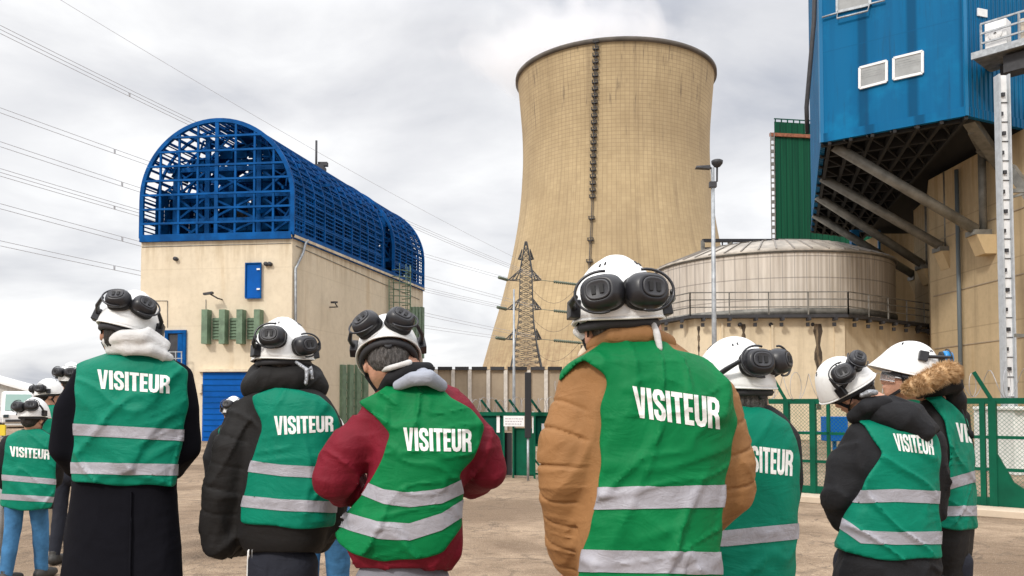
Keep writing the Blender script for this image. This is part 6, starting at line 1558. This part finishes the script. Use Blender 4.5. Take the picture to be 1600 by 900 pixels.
mb = MB(o_); a = W(1503, 640, 3.68); mb.tube([a, a + Vector((.004, -.02, -.04)), a + Vector((.012, -.03, -.09))], .003, 6); mb.tube([a + Vector((.012, -.03, -.09)), a + Vector((.02, -.03, -.10)), a + Vector((.026, -.032, -.125))], [.006, .013, .008], 8); mb.build('hood_cord', M_blackc, r_)

FAR = dict(h=.014, detail=True, folds=.006, vfold=.0126)
def stance(px, Y, sep=.10, step=.15, hip=.88, r=.085, yaw=0, knee=0.03):
    cx_ = W(px, 632, Y).x; fd = Vector((-math.sin(R(yaw)), math.cos(R(yaw)), 0)); sd_ = Vector((fd.y, -fd.x, 0)); L_ = []
    for s_ in (-1, 1):
        c0 = Vector((cx_, Y, 0)) + sd_ * sep * s_; st_ = fd * (step * s_)
        L_.append([tuple(c0 + Vector((0, 0, hip))) + (r,), tuple(c0 + fd * knee + st_ * .5 + Vector((0, 0, .48))) + (r * .78,), tuple(c0 + st_ + Vector((0, 0, .10))) + (r * .60,)])
    return L_
person('jeans', 7.3, 'person in blue jeans and a black top walking off at the far left',
       [(669, 36, 66, .06), (680, 18, 80, .10), (700, 6, 88, .12), (740, 4, 88, .12), (775, 3, 86, .125), (796, 4, 84, .12)],
       [[(14, 692, 0, 12), (1, 725, .0, 12), (2, 752, .10, 10), (20, 765, .25, 8)], [(80, 692, 0, 12), (90, 725, 0, 11), (88, 752, .12, 9), (70, 765, .25, 8)]],
       [(30, 670), (12, 682), (6, 700), (4, 740), (0, 792), (40, 797), (82, 796), (88, 745), (88, 700), (84, 684), (64, 670)],
       [(15, 697), (78, 703), (77, 718), (16, 713)], [([(-20, 744), (5, 746), (88, 753), (110, 754)], 4.5), ([(-20, 774), (5, 776), (88, 781), (110, 782)], 4.5)],
       jm=M_blackc, tm=M_jean, seed=40.0, hpx=(53, 647, -8, 10, 0), muffs=(dict(az=196, up=.05, tilt=6, size=1.1, el=8, out=.024), dict(az=150, up=.06, tilt=-6, size=1.1, el=8, out=.024)),
       legs=stance(43, 7.3, .085, .12, .88, .088), **FAR)
person('walker', 9.2, 'person in khaki trousers facing left, between the jeans wearer and the long coat',
       [(632, 62, 92, .07), (642, 58, 100, .11), (665, 54, 104, .12), (720, 56, 102, .12), (735, 58, 100, .12)],
       [[(66, 655, 0, 8), (62, 690, 0, 8), (60, 705, .1, 7), (70, 712, .2, 6)], [(96, 655, 0, 8), (100, 690, 0, 8), (98, 705, .1, 7), (85, 712, .2, 6)]],
       [(66, 632), (58, 644), (54, 665), (54, 718), (104, 718), (104, 665), (98, 642), (90, 632)], None, (),
       jm=M_blackc, tm=M_tan, seed=44.0, hpx=(76, 612, -50, 0, 0), muffs=(dict(az=130, up=.04, tilt=0, size=1.1, el=4, out=.024), dict(az=215, up=.04, tilt=0, size=1.1, el=4, out=.024)), legs=stance(88, 9.2, .05, .28, .88, .08, yaw=30), shoes=M_shoe, glasses=False, **FAR)
person('edge', 8.2, 'person whose helmet just peeps out left of the long black coat',
       [(612, 96, 124, .07), (624, 88, 134, .11), (650, 86, 140, .12), (710, 88, 138, .12), (735, 90, 136, .12)],
       [[(98, 640, 0, 9), (96, 680, 0, 9), (100, 700, .15, 8), (112, 708, .2, 7)], [(132, 640, 0, 9), (134, 680, 0, 9), (130, 700, .15, 8), (118, 708, .2, 7)]],
       [(98, 612), (88, 626), (86, 650), (86, 715), (140, 715), (140, 650), (132, 624), (122, 612)], None, (),
       jm=M_blackc, tm=M_dtrous, seed=48.0, hpx=(112, 589, 10, 0, 0), muffs=(dict(az=215, up=.05, tilt=5, size=1.1, el=8, out=.024), dict(az=165, up=.05, tilt=-5, size=1.1, el=8, out=.024)), legs=stance(113, 8.2, .09, .1, .88, .085), **FAR)
person('small', 8.6, 'person in black glimpsed between the long coat and the black puffer',
       [(660, 350, 378, .06), (668, 338, 388, .10), (690, 330, 394, .12), (730, 328, 394, .125), (775, 332, 392, .125), (800, 334, 390, .12)],
       [[(338, 682, 0, 10), (328, 715, 0, 11), (331, 742, .06, 10), (345, 755, .2, 8)], [(386, 682, 0, 10), (394, 715, 0, 10), (392, 742, .06, 9), (378, 755, .2, 8)]],
       [(352, 662), (340, 672), (348, 700), (350, 760), (392, 762), (392, 680), (380, 664)], None, [([(340, 722), (400, 722)], 4)],
       jm=M_blackc, tm=M_dtrous, seed=52.0, hpx=(365, 641, 25, 8, 0), muffs=(dict(az=212, up=.05, tilt=5, size=1.1, el=8, out=.024), dict(az=165, up=.05, tilt=-5, size=1.1, el=8, out=.024)), legs=stance(360, 8.6, .08, .12, .88, .088), **FAR)
person('denim', 5.2, 'person whose blue jeans show between the black puffer and the maroon jacket',
       [(700, 496, 528, .06), (708, 482, 538, .10), (725, 472, 540, .12), (760, 468, 542, .125), (810, 470, 540, .125), (835, 472, 536, .12)],
       [[(480, 722, 0, 14), (470, 745, 0, 14), (470, 765, .1, 12), (490, 780, .25, 10)], [(530, 722, 0, 14), (540, 745, 0, 14), (536, 765, .1, 12), (518, 780, .25, 10)]],
       [(496, 701), (482, 710), (470, 730), (468, 825), (540, 825), (542, 730), (534, 708), (524, 701)], None, [([(440, 760), (560, 762)], 6)],
       jm=M_blackc, tm=M_jean, seed=56.0, hpx=(512, 680, 0, 10, 0), muffs=(), legs=stance(505, 5.2, .09, .05, .86, .092), **FAR)
